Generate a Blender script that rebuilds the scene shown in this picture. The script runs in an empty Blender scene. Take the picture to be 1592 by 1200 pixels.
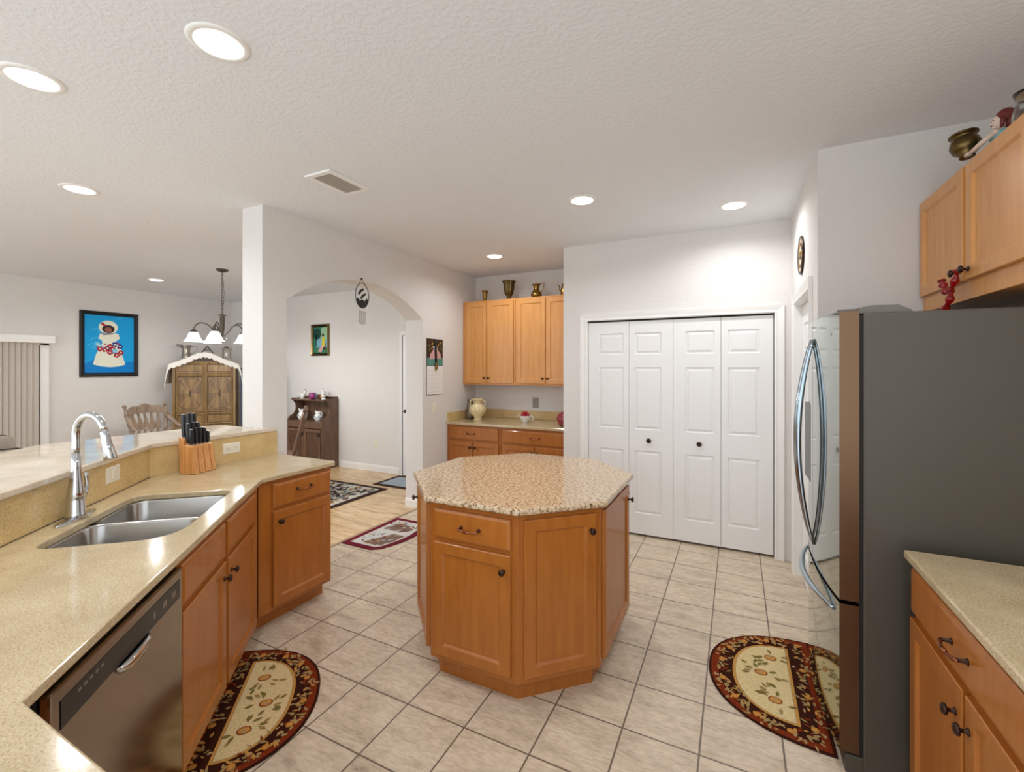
import bpy, bmesh, math, random
from mathutils import Vector, Matrix
S = bpy.context.scene
COL = S.collection
R = math.radians

# ---------------------------------------------------------------- camera, world, exposure
TH = math.atan(349/701)
cam_d = bpy.data.cameras.new('camera'); cam = bpy.data.objects.new('camera', cam_d); COL.objects.link(cam)
cam.location = (0, 0, 1.56); cam.rotation_euler = (R(90), 0, TH)
cam_d.sensor_width = 36; cam_d.lens = 701/1592*36
cam_d.shift_y = (571-600)/1592
cam_d.clip_start = .02
S.camera = cam
w = bpy.data.worlds.new('world'); S.world = w; w.use_nodes = True
bgn = w.node_tree.nodes['Background']; bgn.inputs[0].default_value = (.88, .94, 1.0, 1); bgn.inputs[1].default_value = 1.75
S.view_settings.view_transform = 'Standard'; S.view_settings.look = 'None'
S.view_settings.exposure = 0.22; S.view_settings.gamma = 1
LAMP_W = 7.6
S.cycles.max_bounces = 10; S.cycles.diffuse_bounces = 6
S.cycles.use_denoising = True

# ---------------------------------------------------------------- materials
def lin(c):
    return tuple(((x/255)/12.92 if x/255 <= .04045 else ((x/255+.055)/1.055)**2.4) for x in c)+(1,)
def mat(name, c, rough=.5, metal=0, spec=.5, emit=None, es=0, coat=0):
    m = bpy.data.materials.new(name); m.use_nodes = True
    b = m.node_tree.nodes['Principled BSDF']
    b.inputs['Base Color'].default_value = lin(c); b.inputs['Roughness'].default_value = rough
    b.inputs['Metallic'].default_value = metal; b.inputs['Specular IOR Level'].default_value = spec
    b.inputs['Coat Weight'].default_value = coat; b.inputs['Coat Roughness'].default_value = .08
    if emit: b.inputs['Emission Color'].default_value = lin(emit); b.inputs['Emission Strength'].default_value = es
    return m
def N(m, t, **k):
    n = m.node_tree.nodes.new(t)
    for a, v in k.items():
        if a in n.inputs: n.inputs[a].default_value = v
        else: setattr(n, a, v)
    return n
def L(m, a, b): m.node_tree.links.new(a, b)
def bsdf(m): return m.node_tree.nodes['Principled BSDF']
def coords(m, scale=(1, 1, 1), kind='Object', loc=(0, 0, 0)):
    t = N(m, 'ShaderNodeTexCoord'); mp = N(m, 'ShaderNodeMapping')
    mp.inputs['Scale'].default_value = scale; mp.inputs['Location'].default_value = loc
    L(m, t.outputs[kind], mp.inputs[0]); return mp.outputs[0]
def ramp(m, fac, stops):
    r = N(m, 'ShaderNodeValToRGB'); cr = r.color_ramp
    while len(cr.elements) < len(stops): cr.elements.new(.5)
    for e, (p, c) in zip(cr.elements, stops): e.position = p; e.color = lin(c)
    L(m, fac, r.inputs[0]); return r.outputs[0]
def noise(m, vec, scale, detail=4, rough=.6, out=0):
    n = N(m, 'ShaderNodeTexNoise'); n.inputs['Scale'].default_value = scale
    n.inputs['Detail'].default_value = detail; n.inputs['Roughness'].default_value = rough
    L(m, vec, n.inputs['Vector']); return n.outputs[out]
def bump(m, h, strength=.3, dist=.002):
    b = N(m, 'ShaderNodeBump'); b.inputs['Strength'].default_value = strength; b.inputs['Distance'].default_value = dist
    L(m, h, b.inputs['Height']); L(m, b.outputs[0], bsdf(m).inputs['Normal'])
def mix(m, fac, a, b, mode='MIX'):
    n = N(m, 'ShaderNodeMix'); n.data_type = 'RGBA'; n.blend_type = mode
    if isinstance(fac, (int, float)): n.inputs[0].default_value = fac
    else: L(m, fac, n.inputs[0])
    for s, v in ((6, a), (7, b)):
        if isinstance(v, tuple): n.inputs[s].default_value = v
        else: L(m, v, n.inputs[s])
    return n.outputs[2]

def plaster(name, c, sc, st):
    m = mat(name, c, .85, spec=.2); v = coords(m, kind='Object')
    r = ramp(m, noise(m, v, sc, 3, .55), [(.42, (0, 0, 0)), (.6, (255, 255, 255))])
    bump(m, r, st, .004); return m
M = {}
M['wall'] = plaster('wall_paint', (224, 221, 217), 55, .22)
M['ceiling'] = plaster('ceiling_texture', (230, 232, 235), 48, .25)
M['white'] = mat('white_trim', (238, 237, 234), .45)
M['door'] = mat('white_door', (234, 234, 233), .5)

def wood(name, c1, c2, c3, scale=(14, 14, 1.6), rough=.38, coat=.25):
    m = mat(name, c2, rough, coat=coat); v = coords(m, scale)
    n1 = noise(m, v, 2.2, 6, .6)
    c = ramp(m, n1, [(.3, c1), (.5, c2), (.72, c3)])
    v2 = coords(m, (2.5, 2.5, 1.2)); n2 = noise(m, v2, 3.0, 3, .6)
    oi = N(m, 'ShaderNodeObjectInfo')
    c = mix(m, .25, c, ramp(m, n2, [(.3, c1), (.7, c3)]))
    L(m, c, bsdf(m).inputs['Base Color']); bump(m, n1, .05, .001); return m
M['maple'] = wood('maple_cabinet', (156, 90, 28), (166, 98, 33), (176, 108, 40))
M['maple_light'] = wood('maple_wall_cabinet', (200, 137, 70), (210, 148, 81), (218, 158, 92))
M['dark_wood'] = wood('dark_walnut', (78, 56, 42), (104, 76, 58), (126, 96, 74), coat=.1)
M['oak'] = wood('carved_oak', (98, 72, 40), (140, 108, 62), (170, 138, 86), coat=.1)
M['oak_burl'] = wood('oak_marquetry', (80, 58, 32), (116, 86, 50), (146, 114, 66), coat=.2)
M['oak_dark'] = mat('oak_dark_moulding', (70, 52, 34), .5)  # dark oak for mouldings, inlay borders and the small stand
M['chair_wood'] = wood('grey_brown_chair', (110, 90, 74), (144, 122, 102), (170, 150, 130), coat=.1)
M['bamboo'] = wood('bamboo_block', (176, 112, 52), (206, 144, 80), (226, 172, 108), (40, 40, 1), .45)
M['bamboo_strip'] = mat('bamboo_dark_strip', (168, 104, 48), .45)

def quartz(name, base, dark, light, rough=.12):
    m = mat(name, base, rough, coat=.0); v = coords(m)
    a = noise(m, v, 210, 3, .7); b = noise(m, v, 7, 3, .5)
    c = ramp(m, a, [(.34, dark), (.46, base), (.56, base), (.68, light)])
    d = ramp(m, b, [(.3, (236, 232, 226)), (.7, (255, 255, 255))])
    L(m, mix(m, 1, c, d, 'MULTIPLY'), bsdf(m).inputs['Base Color']); return m
M['quartz'] = quartz('tan_quartz', (198, 180, 144), (164, 138, 96), (218, 206, 178)); bsdf(M['quartz']).inputs['Specular IOR Level'].default_value = .9
M['splash'] = quartz('tan_backsplash', (220, 191, 134), (170, 140, 88), (236, 214, 164), .25)
M['bar'] = quartz('bar_quartz', (226, 214, 194), (204, 186, 156), (238, 228, 210), .06); bsdf(M['bar']).inputs['Specular IOR Level'].default_value = 1.0  # paler than the tan slab: reflected daylight put into the base colour

m = mat('granite', (190, 160, 130), .1); v = coords(m, (1, 1.5, 1))
a = noise(m, v, 60, 5, .75); b = noise(m, v, 22, 4, .6); vo = N(m, 'ShaderNodeTexVoronoi'); vo.inputs['Scale'].default_value = 95; L(m, v, vo.inputs['Vector'])
c = ramp(m, a, [(.34, (76, 56, 42)), (.43, (140, 110, 80)), (.50, (194, 170, 138)), (.58, (222, 204, 178)), (.7, (168, 134, 96))])
d = ramp(m, vo.outputs['Distance'], [(.0, (120, 92, 68)), (.25, (255, 255, 255))])
c = mix(m, .45, c, d, 'MULTIPLY')
c = mix(m, mix(m, .5, (0, 0, 0, 1), ramp(m, b, [(.45, (0, 0, 0)), (.6, (150, 150, 150))])), c, lin((196, 158, 108)))
L(m, c, bsdf(m).inputs['Base Color']); M['granite'] = m

# tile floor, world-aligned 12 inch grid
m = mat('floor_tile', (200, 190, 178), .3, spec=.4); v = coords(m, (1, 1, 1), loc=(.442+3.07, -1.98+3.06, 0))
br = N(m, 'ShaderNodeTexBrick'); br.offset = 0; br.squash = 1
for k, x in (('Scale', 1), ('Mortar Size', .0038), ('Mortar Smooth', .1), ('Brick Width', .307), ('Row Height', .304), ('Bias', 0)): br.inputs[k].default_value = x
br.inputs['Color1'].default_value = (0, 0, 0, 1); br.inputs['Color2'].default_value = (1, 1, 1, 1); br.inputs['Mortar'].default_value = (.5, .5, .5, 1)
L(m, v, br.inputs['Vector'])
off = N(m, 'ShaderNodeVectorMath'); off.operation = 'MULTIPLY_ADD'; L(m, br.outputs['Color'], off.inputs[0]); off.inputs[1].default_value = (7, 9, 5)
v2 = coords(m, (1.0, 3.2, 1)); L(m, v2, off.inputs[2])
n1 = noise(m, off.outputs[0], 4.2, 8, .68); n2 = noise(m, off.outputs[0], 26, 4, .6)
c = ramp(m, n1, [(.28, (150, 131, 108)), (.42, (192, 173, 147)), (.56, (216, 198, 172)), (.75, (226, 211, 188))])
c = mix(m, .42, c, ramp(m, n2, [(.35, (164, 146, 124)), (.6, (216, 202, 182))]))
c = mix(m, ramp(m, br.outputs['Color'], [(0, (0, 0, 0)), (1, (60, 60, 60))]), c, lin((222, 214, 202)))
c = mix(m, br.outputs['Fac'], c, lin((112, 98, 84)))
L(m, c, bsdf(m).inputs['Base Color']); iv = N(m, 'ShaderNodeMath'); iv.operation = 'SUBTRACT'; iv.inputs[0].default_value = 1; L(m, br.outputs['Fac'], iv.inputs[1])
bump(m, iv.outputs[0], .4, .002); M['tile'] = m
# light wood plank floor
m = mat('wood_floor', (214, 184, 140), .25, coat=.15); v = coords(m, (1, 1, 1))
br = N(m, 'ShaderNodeTexBrick'); br.offset = .37
for k, x in (('Scale', 1), ('Mortar Size', .0012), ('Brick Width', 1.3), ('Row Height', .19), ('Bias', 0)): br.inputs[k].default_value = x
br.inputs['Color1'].default_value = (0, 0, 0, 1); br.inputs['Color2'].default_value = (1, 1, 1, 1); L(m, v, br.inputs['Vector'])
off = N(m, 'ShaderNodeVectorMath'); off.operation = 'MULTIPLY_ADD'; L(m, br.outputs['Color'], off.inputs[0]); off.inputs[1].default_value = (5, 9, 5)
L(m, coords(m, (1.2, 7, 1)), off.inputs[2]); n1 = noise(m, off.outputs[0], 3, 7, .65)
c = ramp(m, n1, [(.3, (176, 138, 92)), (.5, (212, 180, 134)), (.7, (230, 204, 164))])
c = mix(m, br.outputs['Fac'], c, lin((150, 118, 80))); L(m, c, bsdf(m).inputs['Base Color']); M['woodfloor'] = m

m = mat('brushed_steel', (178, 176, 172), .2, 1); v = coords(m, (2, 2, 120)); bump(m, noise(m, v, 3, 2, .5), .02, .0005); M['steel'] = m
M['fridge_front'] = mat('fridge_door_steel', (170, 175, 170), .07, 1)
M['dw_steel'] = mat('dishwasher_steel', (148, 136, 122), .16, 1)
m = mat('sink_steel', (168, 166, 162), .24, 1); M['sink'] = m
m = mat('fridge_side_paint', (84, 79, 70), .42, .3, .4); M['fridge_side'] = m
M['fridge_edge'] = mat('fridge_edge_reflection', (108, 84, 64), .28, 1)  # brown stands in for cabinets reflected in the steel edge
M['chrome'] = mat('chrome', (205, 208, 212), .05, 1)
M['handle_blue'] = mat('polished_fridge_handle', (170, 184, 196), .12, 1)
M['copper'] = mat('antique_copper', (150, 92, 62), .28, 1)
M['bronze'] = mat('dark_bronze', (62, 44, 36), .35, .8)
M['brass'] = mat('aged_brass', (150, 120, 62), .26, 1)
M['brass_dark'] = mat('dark_brass', (104, 86, 52), .3, 1)
M['pewter'] = mat('pewter', (150, 142, 130), .3, .9)
M['iron'] = mat('brown_metal', (98, 88, 76), .4, .8)
M['black'] = mat('black_plastic', (22, 22, 24), .3)
M['dark'] = mat('dark_gap', (24, 21, 19), .8)
M['plate'] = mat('ivory_plastic', (232, 226, 208), .4)
M['plate_grey'] = mat('grey_metal_plate', (140, 134, 124), .4, .5)
M['lens'] = mat('lamp_lens', (255, 255, 255), .5, emit=(255, 252, 246), es=6)
M['shade'] = mat('alabaster_glass_shade', (240, 242, 246), .3, emit=(236, 243, 255), es=.85)
M['cream'] = mat('cream_ceramic', (222, 204, 158), .2, coat=.4)
M['white_cer'] = mat('white_ceramic', (236, 236, 232), .15, coat=.4)
M['blue_cer'] = mat('blue_painted_glaze', (110, 136, 160), .2)
M['purple_cer'] = mat('purple_glaze', (142, 52, 112), .15, coat=.4)
M['red_glaze'] = mat('red_glaze', (140, 28, 44), .12, coat=.5)
M['berry'] = mat('strawberry_red', (176, 26, 40), .35)
M['leaf'] = mat('leaf_green', (86, 104, 60), .6)
M['red_hair'] = mat('auburn_hair', (112, 38, 30), .4)
M['skin'] = mat('porcelain_skin', (232, 208, 190), .35)
M['blue_dress'] = mat('pale_blue_dress', (130, 184, 194), .5)
M['hinge_plastic'] = mat('hinge_plastic', (112, 108, 100), .6, spec=.2)
M['strip'] = mat('transition_strip', (170, 146, 114), .5)
M['slate'] = mat('slate_blue', (92, 102, 116), .6)
M['sofa'] = mat('taupe_fabric', (150, 140, 128), .95, spec=.1)
v = coords(M['sofa']); bump(M['sofa'], noise(M['sofa'], v, 220, 2), .4, .002)
M['lace'] = mat('white_lace', (232, 228, 220), .9, spec=.1)
M['blind'] = mat('vinyl_blind', (188, 180, 170), .6)
M['knife_dot'] = mat('steel_bolster', (200, 200, 200), .2, 1)
m = mat('clear_glass', (240, 248, 246), .03); bsdf(m).inputs['Transmission Weight'].default_value = 1; M['glass'] = m
m = mat('red_glass', (176, 20, 20), .04); bsdf(m).inputs['Transmission Weight'].default_value = .6; M['redglass'] = m
M['outline'] = mat('black_ironwork', (36, 34, 34), .5, .3)

def flat(name, c, rough=.8): 
    if name not in M: M[name] = mat(name, c, rough, spec=.2)
    return M[name]
def fabric(name, c):
    m = mat(name, c, .95, spec=.08); v = coords(m); n = noise(m, v, 300, 2, .6)
    r = ramp(m, n, [(.3, tuple(int(x*.82) for x in c)), (.7, tuple(min(255, int(x*1.1)) for x in c))])
    L(m, r, bsdf(m).inputs['Base Color']); bump(m, n, .5, .002); M[name] = m; return m
for k, c in dict(rug_brown=(58, 26, 16), rug_rust=(124, 48, 20), rug_gold=(196, 142, 70), rug_cream=(214, 192, 142), rug_olive=(122, 108, 58), rug_leaf=(158, 132, 84),
                 rug_orange=(190, 122, 52), rug_tan=(176, 142, 96), rug_burgundy=(112, 34, 48), rug_white=(206, 204, 198), rug_greyb=(128, 104, 92), rug_navy=(52, 46, 50),
                 rug_ivory=(206, 204, 190), rug_teal=(104, 122, 122), rug_border=(64, 42, 40), rug_pale=(168, 180, 190)).items(): fabric(k, c)

# ---------------------------------------------------------------- mesh helpers
class MB:
    def __init__(s, T=None): s.bm = bmesh.new(); s.mats = []; s.cur = 0; s.T = T or Matrix()
    def m(s, name):
        mt = M[name]
        if mt not in s.mats: s.mats.append(mt)
        s.cur = s.mats.index(mt); return s
    def v(s, p): return s.bm.verts.new(s.T @ Vector(p))
    def f(s, vs, sm=False):
        try: fc = s.bm.faces.new(vs)
        except ValueError: return None
        fc.material_index = s.cur; fc.smooth = sm; return fc
    def box(s, x0, x1, y0, y1, z0, z1):
        p = [s.v((x, y, z)) for z in (z0, z1) for x, y in ((x0, y0), (x1, y0), (x1, y1), (x0, y1))]
        for q in ((3, 2, 1, 0), (4, 5, 6, 7), (0, 1, 5, 4), (1, 2, 6, 5), (2, 3, 7, 6), (3, 0, 4, 7)): s.f([p[i] for i in q])
        return s
    def loops(s, rings, closed=True, caps=(True, True), sm=False):
        vs = [[s.v(p) for p in r] for r in rings]
        for a, b in zip(vs, vs[1:]):
            n = len(a)
            for i in range(n if closed else n-1): s.f([a[i], a[(i+1) % n], b[(i+1) % n], b[i]], sm)
        if caps[0]: s.f(list(reversed(vs[0])))
        if caps[1]: s.f(vs[-1])
        return s
    def prism(s, poly, z0, z1): return s.loops([[(x, y, z0) for x, y in poly], [(x, y, z1) for x, y in poly]])
    def lathe(s, prof, c=(0, 0, 0), n=24, axis='z', sm=True, caps=(True, True), flute=0, nf=0):
        rings = []
        for r, h in prof:
            ring = []
            for i in range(n):
                a = 2*math.pi*i/n; rr = r*(1+flute*math.cos(nf*a)) if nf else r
                if axis == 'z': p = (c[0]+rr*math.cos(a), c[1]+rr*math.sin(a), c[2]+h)
                elif axis == 'y': p = (c[0]+rr*math.cos(a), c[1]+h, c[2]-rr*math.sin(a))
                else: p = (c[0]+h, c[1]+rr*math.cos(a), c[2]+rr*math.sin(a))
                ring.append(p)
            rings.append(ring)
        return s.loops(rings, caps=caps, sm=sm)
    def tube(s, pts, r, n=10, sm=True, sy=1):
        pts = [Vector(p) for p in pts]; rr = r if isinstance(r, (list, tuple)) else [r]*len(pts)
        rings = []; up = Vector((0, 0, 1)); prev = None
        for i, p in enumerate(pts):
            t = (pts[min(i+1, len(pts)-1)]-pts[max(i-1, 0)]).normalized()
            if prev is None:
                a = t.cross(up)
                if a.length < .1: a = t.cross(Vector((1, 0, 0)))
            else: a = prev - t*prev.dot(t)
            a.normalize(); prev = a; b = t.cross(a)
            rings.append([p+a*rr[i]*math.cos(2*math.pi*k/n)+b*rr[i]*sy*math.sin(2*math.pi*k/n) for k in range(n)])
        return s.loops(rings, sm=sm)
    def ball(s, c, r, n=14, m=9, sc=(1, 1, 1)):
        rings = [[(c[0]+r*sc[0]*math.sin(math.pi*j/m)*math.cos(2*math.pi*i/n), c[1]+r*sc[1]*math.sin(math.pi*j/m)*math.sin(2*math.pi*i/n), c[2]-r*sc[2]*math.cos(math.pi*j/m)) for i in range(n)] for j in range(1, m)]
        return s.loops(rings, sm=True)
    def holed(s, outer, holes, z0, z1):
        """flat slab with holes"""
        def fill(z):
            es = []; lps = []
            for lp in [outer]+holes:
                vs = [s.v((x, y, z)) for x, y in lp]; lps.append(vs)
                es += [s.bm.edges.new((vs[i], vs[(i+1) % len(vs)])) for i in range(len(vs))]
            r = bmesh.ops.triangle_fill(s.bm, edges=es, use_beauty=True, use_dissolve=False)
            for g in r['geom']:
                if isinstance(g, bmesh.types.BMFace): g.material_index = s.cur
            return lps
        a, b = fill(z0), fill(z1)
        for la, lb in zip(a, b):
            for i in range(len(la)): s.f([la[i], la[(i+1) % len(la)], lb[(i+1) % len(lb)], lb[i]])
        return s
    def rects(s, x0, x1, z0, z1, rings, y=0, back=None):
        """nested rectangles in the xz plane facing -y; rings = [(inset, depth)...]"""
        rr = [[(x0+i, y+d, z0+i), (x1-i, y+d, z0+i), (x1-i, y+d, z1-i), (x0+i, y+d, z1-i)] for i, d in rings]
        if back is not None: rr.insert(0, [(x0+rings[0][0], y+back, z0+rings[0][0]), (x1-rings[0][0], y+back, z0+rings[0][0]), (x1-rings[0][0], y+back, z1-rings[0][0]), (x0+rings[0][0], y+back, z1-rings[0][0])])
        return s.loops(rr, caps=(back is not None, True))
    def build(s, name, material=None, parent=None, bevel=0, seg=2, norm=True, loc=None, rz=None):
        if material is not None and not s.mats: s.mats = [M[material]]
        elif material is not None and M[material] not in s.mats: s.mats = [M[material]]
        if norm: bmesh.ops.recalc_face_normals(s.bm, faces=s.bm.faces)
        me = bpy.data.meshes.new(name); s.bm.to_mesh(me); s.bm.free()
        for mt in s.mats: me.materials.append(mt)
        o = bpy.data.objects.new(name, me); COL.objects.link(o)
        if parent: o.parent = parent
        if loc: o.location = loc
        if rz is not None: o.rotation_euler.z = rz
        if bevel:
            b = o.modifiers.new('bevel', 'BEVEL'); b.width = bevel; b.segments = seg; b.limit_method = 'ANGLE'; b.angle_limit = R(35)
        return o
def thing(name, label, cat, loc=(0, 0, 0), rz=0, group=None):
    o = bpy.data.objects.new(name, None); COL.objects.link(o); o.empty_display_size = .1
    o.location = loc; o.rotation_euler.z = rz; tag(o, label, cat, group); return o
def tag(o, label, cat, group=None):
    o['label'] = label; o['category'] = cat
    if group: o['group'] = group
    return o
def struct(o): o['kind'] = 'structure'; return o
def kids(o): return [c for c in bpy.data.objects if c.parent == o]
def dup(root, loc, rz=None, label=None):
    r = root.copy(); COL.objects.link(r); r.location = loc
    if rz is not None: r.rotation_euler.z = rz
    if label: r['label'] = label
    for ch in kids(root):
        c = ch.copy(); COL.objects.link(c); c.parent = r
        for g in kids(ch):
            d = g.copy(); COL.objects.link(d); d.parent = c
    return r
def ell(cx, cy, a, b, n=24, t0=0, t1=2*math.pi, end=False):
    return [(cx+a*math.cos(t0+(t1-t0)*i/(n-1 if end else n)), cy+b*math.sin(t0+(t1-t0)*i/(n-1 if end else n))) for i in range(n)]
def rrect(x0, x1, y0, y1, r, n=6):
    rs = r if isinstance(r, (list, tuple)) else [r]*4
    out = []
    for (cx, cy, a), q in zip(((x1, y1, 0), (x0, y1, 90), (x0, y0, 180), (x1, y0, 270)), rs):
        ox = cx-q if cx == x1 else cx+q; oy = cy-q if cy == y1 else cy+q
        for i in range(n+1):
            t = R(a+90*i/n); out.append((ox+q*math.cos(t), oy+q*math.sin(t)))
    return out
def bez(p0, p1, p2, p3, n=12):
    P = [Vector(p) for p in (p0, p1, p2, p3)]
    return [P[0]*(1-t)**3+P[1]*3*t*(1-t)**2+P[2]*3*t*t*(1-t)+P[3]*t**3 for t in [i/n for i in range(n+1)]]

# ---------------------------------------------------------------- structure
WX = -3.10; CEIL = 2.75
LIGHTS = [(-1.701, 1.002), (-2.598, .782), (-3.927, 1.409), (-.983, 3.094), (-.017, 3.689), (-2.315, 4.234), (-7.065, 3.334), (.40, 1.15), (.2, -.9), (-4.4, 3.0), (-6.6, .9), (-5.0, -.4)]  # last five are unseen lights, added to even out the room's brightness
b = MB().m('ceiling'); b.holed([(-8.4, -1.6), (1.3, -1.6), (1.3, 5.3), (-8.4, 5.3)], [ell(x, y, .072, .072, 24) for x, y in LIGHTS], CEIL, CEIL+.08)
struct(b.build('ceiling'))
b = MB().m('tile').box(-3.16, 1.3, -1.6, 5.3, -.1, 0); struct(b.build('floor', norm=False))
b = MB().m('woodfloor').box(-8.4, -3.16, -1.6, 5.3, -.1, 0); struct(b.build('floor_wood', norm=False))
b = MB().m('strip').box(-3.175, -3.14, 2.34, 4.01, 0, .006)
struct(b.build('trim_1', bevel=.002))
struct(MB().m('wall').box(-8.5, WX, 5.15, 5.3, 0, CEIL).build('wall_entry'))
struct(MB().m('wall').box(WX, -1.54, 5.15, 5.3, 0, CEIL).build('wall_niche'))
struct(MB().m('wall').box(-8.5, -8.35, -1.6, 5.15, 0, CEIL).build('wall_dining'))
# pantry wall with opening for the bifold doors
b = MB().m('wall')
b.box(-1.54, -1.30, 4.24, 4.36, 0, CEIL).box(.285, .397, 4.24, 4.36, 0, CEIL).box(-1.30, .285, 4.24, 4.36, 2.02, CEIL)
b.box(-1.54, -1.42, 4.36, 5.15, 0, CEIL)
struct(b.build('wall_pantry'))
struct(MB().m('dark').box(-1.30, .285, 4.345, 4.36, 0, 2.02).build('closet_shade'))  # dark sheet behind the doors, shade of the closet put into its colour
b = MB().m('wall'); b.box(.397, .52, 4.0, 4.36, 0, CEIL).box(.397, .52, 2.95, 3.18, 0, CEIL).box(.397, .52, 3.18, 4.0, 2.04, CEIL)
struct(b.build('wall_door'))
struct(MB().m('wall').box(.52, 1.3, 2.95, 3.07, 0, CEIL).build('wall_alcove'))
struct(MB().m('wall').box(1.165, 1.3, -.2, 2.95, 0, CEIL).build('wall_right'))
# arch wall: outline in (y,z), one solid
ya, yb, zs, za = 2.335, 4.01, 2.085, 2.36
hw = (yb-ya)/2; rise = za-zs; rad = (hw*hw+rise*rise)/(2*rise); cy = (ya+yb)/2; cz = za-rad
a0 = math.asin(hw/rad)
arc = [(cy+rad*math.sin(-a0+2*a0*i/24), cz+rad*math.cos(-a0+2*a0*i/24)) for i in range(25)]
b = MB().m('wall')
X1, X0 = WX, -3.33
b.box(X0, X1, 2.135, ya, 0, CEIL); b.box(X0, X1, yb, 5.15, 0, CEIL)
for (y0, z0), (y1, z1) in zip(arc, arc[1:]):
    p = [b.v(q) for q in ((X0, y0, z0), (X1, y0, z0), (X1, y1, z1), (X0, y1, z1), (X0, y0, CEIL), (X1, y0, CEIL), (X1, y1, CEIL), (X0, y1, CEIL))]
    for q in ((3, 2, 1, 0), (4, 5, 6, 7), (1, 2, 6, 5), (3, 0, 4, 7)): b.f([p[i] for i in q])
bmesh.ops.remove_doubles(b.bm, verts=b.bm.verts, dist=.0005)
struct(b.build('wall_arch'))
# knee wall under the bar
ND = Vector((.7415, .671)); UD = Vector((-.671, .7415))
def un(u, n): p = ND*n+UD*u; return (p.x, p.y)
b = MB().m('wall'); b.prism([un(.6, -1.36), un(3.2-.012, -1.36), (-3.13, 2.13), (-3.26, 2.13), un(3.25, -1.5), un(.6, -1.5)], 0, 1.083)
struct(b.build('wall_bar'))
# baseboards
def base(name, p0, p1, nrm):
    d = Vector(p1)-Vector(p0); l = d.length; T = Matrix.Translation((p0[0], p0[1], 0)) @ Matrix.Rotation(math.atan2(d.y, d.x), 4, 'Z')
    s = nrm
    b = MB(T).m('white'); pr = [(0, 0), (.014*s, 0), (.014*s, .07), (.009*s, .082), (.004*s, .095), (0, .1)]
    b.loops([[(0, y, z) for y, z in pr], [(l, y, z) for y, z in pr]]); return struct(b.build(name))
base('baseboard_entry', (-5.58, 5.149), (-4.392, 5.149), -1)
base('baseboard_dining', (-8.349, -1.5), (-8.349, 5.14), -1)
base('baseboard_arch', (WX, 4.009), (-3.33, 4.009), 1)
base('baseboard_kitchen', (-3.099, 4.0), (-3.099, 4.48), -1)
base('baseboard_pantry', (-1.54, 4.239), (-1.36, 4.239), -1)
base('baseboard_door', (.396, 2.96), (.396, 3.09), 1)
# casings
def casing(b, x0, x1, z1, w=.065, y=0):
    """door casing in xz plane facing -y, around the opening x0..x1, top z1"""
    pr = [(0, 0), (0, -.010), (.010, -.014), (.022, -.010), (.045, -.016), (w, -.020), (w, 0)]
    rings = [[(x0-a, y+d, 0) for a, d in pr], [(x0-a, y+d, z1+a) for a, d in pr], [(x1+a, y+d, z1+a) for a, d in pr], [(x1+a, y+d, 0) for a, d in pr]]
    b.loops(rings); return b
b = MB().m('white'); casing(b, -1.295, .28, 2.005, y=4.24); b.box(-1.30, -1.292, 4.24, 4.30, 0, 2.01).box(.277, .285, 4.24, 4.30, 0, 2.01).box(-1.292, .277, 4.24, 4.30, 2.006, 2.02)
struct(b.build('trim_2'))
T = Matrix.Translation((.397, 0, 0)) @ Matrix.Rotation(R(-90), 4, 'Z')
b = MB(T).m('white'); casing(b, -3.985, -3.195, 2.03); b.box(-3.999, -3.98, .0005, .122, 0, 2.039).box(-3.2, -3.181, .0005, .122, 0, 2.039).box(-3.98, -3.2, .0005, .122, 2.02, 2.039)
struct(b.build('trim_3'))
b = MB().m('white'); casing(b, -4.315, -3.55, 2.02, y=5.15)
struct(b.build('trim_4'))

# panelled door leaves
def leaf(name, x0, x1, z0, z1, th, panels, parent, mt='door', extra=None):
    """slab facing -y (front at y=0) with recessed raised-panels"""
    b = MB().m(mt)
    xs = sorted({x0, x1, *[p[0] for p in panels], *[p[1] for p in panels]}); zs_ = sorted({z0, z1, *[p[2] for p in panels], *[p[3] for p in panels]})
    for xa, xb in zip(xs, xs[1:]):
        for za_, zb in zip(zs_, zs_[1:]):
            if any(abs(xa-p[0]) < 1e-6 and abs(xb-p[1]) < 1e-6 and abs(za_-p[2]) < 1e-6 and abs(zb-p[3]) < 1e-6 for p in panels):
                b.rects(xa, xb, za_, zb, [(0, 0), (.006, .010), (.012, .011), (.032, .002), (.034, .002)])
            else: b.f([b.v((xa, 0, za_)), b.v((xb, 0, za_)), b.v((xb, 0, zb)), b.v((xa, 0, zb))])
    bmesh.ops.remove_doubles(b.bm, verts=b.bm.verts, dist=.0002)
    b.loops([[(x0, 0, z0), (x1, 0, z0), (x1, 0, z1), (x0, 0, z1)], [(x0, th, z0), (x1, th, z0), (x1, th, z1), (x0, th, z1)]], caps=(False, True))
    bmesh.ops.remove_doubles(b.bm, verts=b.bm.verts, dist=.0002)
    return b.build(name, parent=parent)
ZP = [(.21, .79), (.985, 1.56), (1.68, 1.88)]
def knob(parent, x, z, y=0, mt='bronze', r=.015, name='knob'):
    b = MB().m(mt); b.lathe([(.010, 0), (.010, -.003), (.005, -.006), (.005, -.016), (r, -.020), (r*1.03, -.025), (r*.8, -.030), (.003, -.032)], (x, y, z), 16, 'y')
    return b.build(name, parent=parent)
d1 = bpy.data.objects.new('door_1', None); COL.objects.link(d1); d1.location = (0, 4.262, 0); struct(d1)
xs = [-1.289, -.899, -.509, -.119, .272]
for i in range(4):
    x0, x1 = xs[i]+.0015, xs[i+1]-.0015; ma, mb_ = ((.10, .05) if i % 2 == 0 else (.05, .10))
    lf = leaf('door_leaf', x0, x1, .02, 1.99, .032, [(x0+ma, x1-mb_, a, c) for a, c in ZP], d1)
    if i == 1: knob(lf, -.718, .89, r=.021)
    if i == 2: knob(lf, -.291, .89, r=.021)
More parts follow.
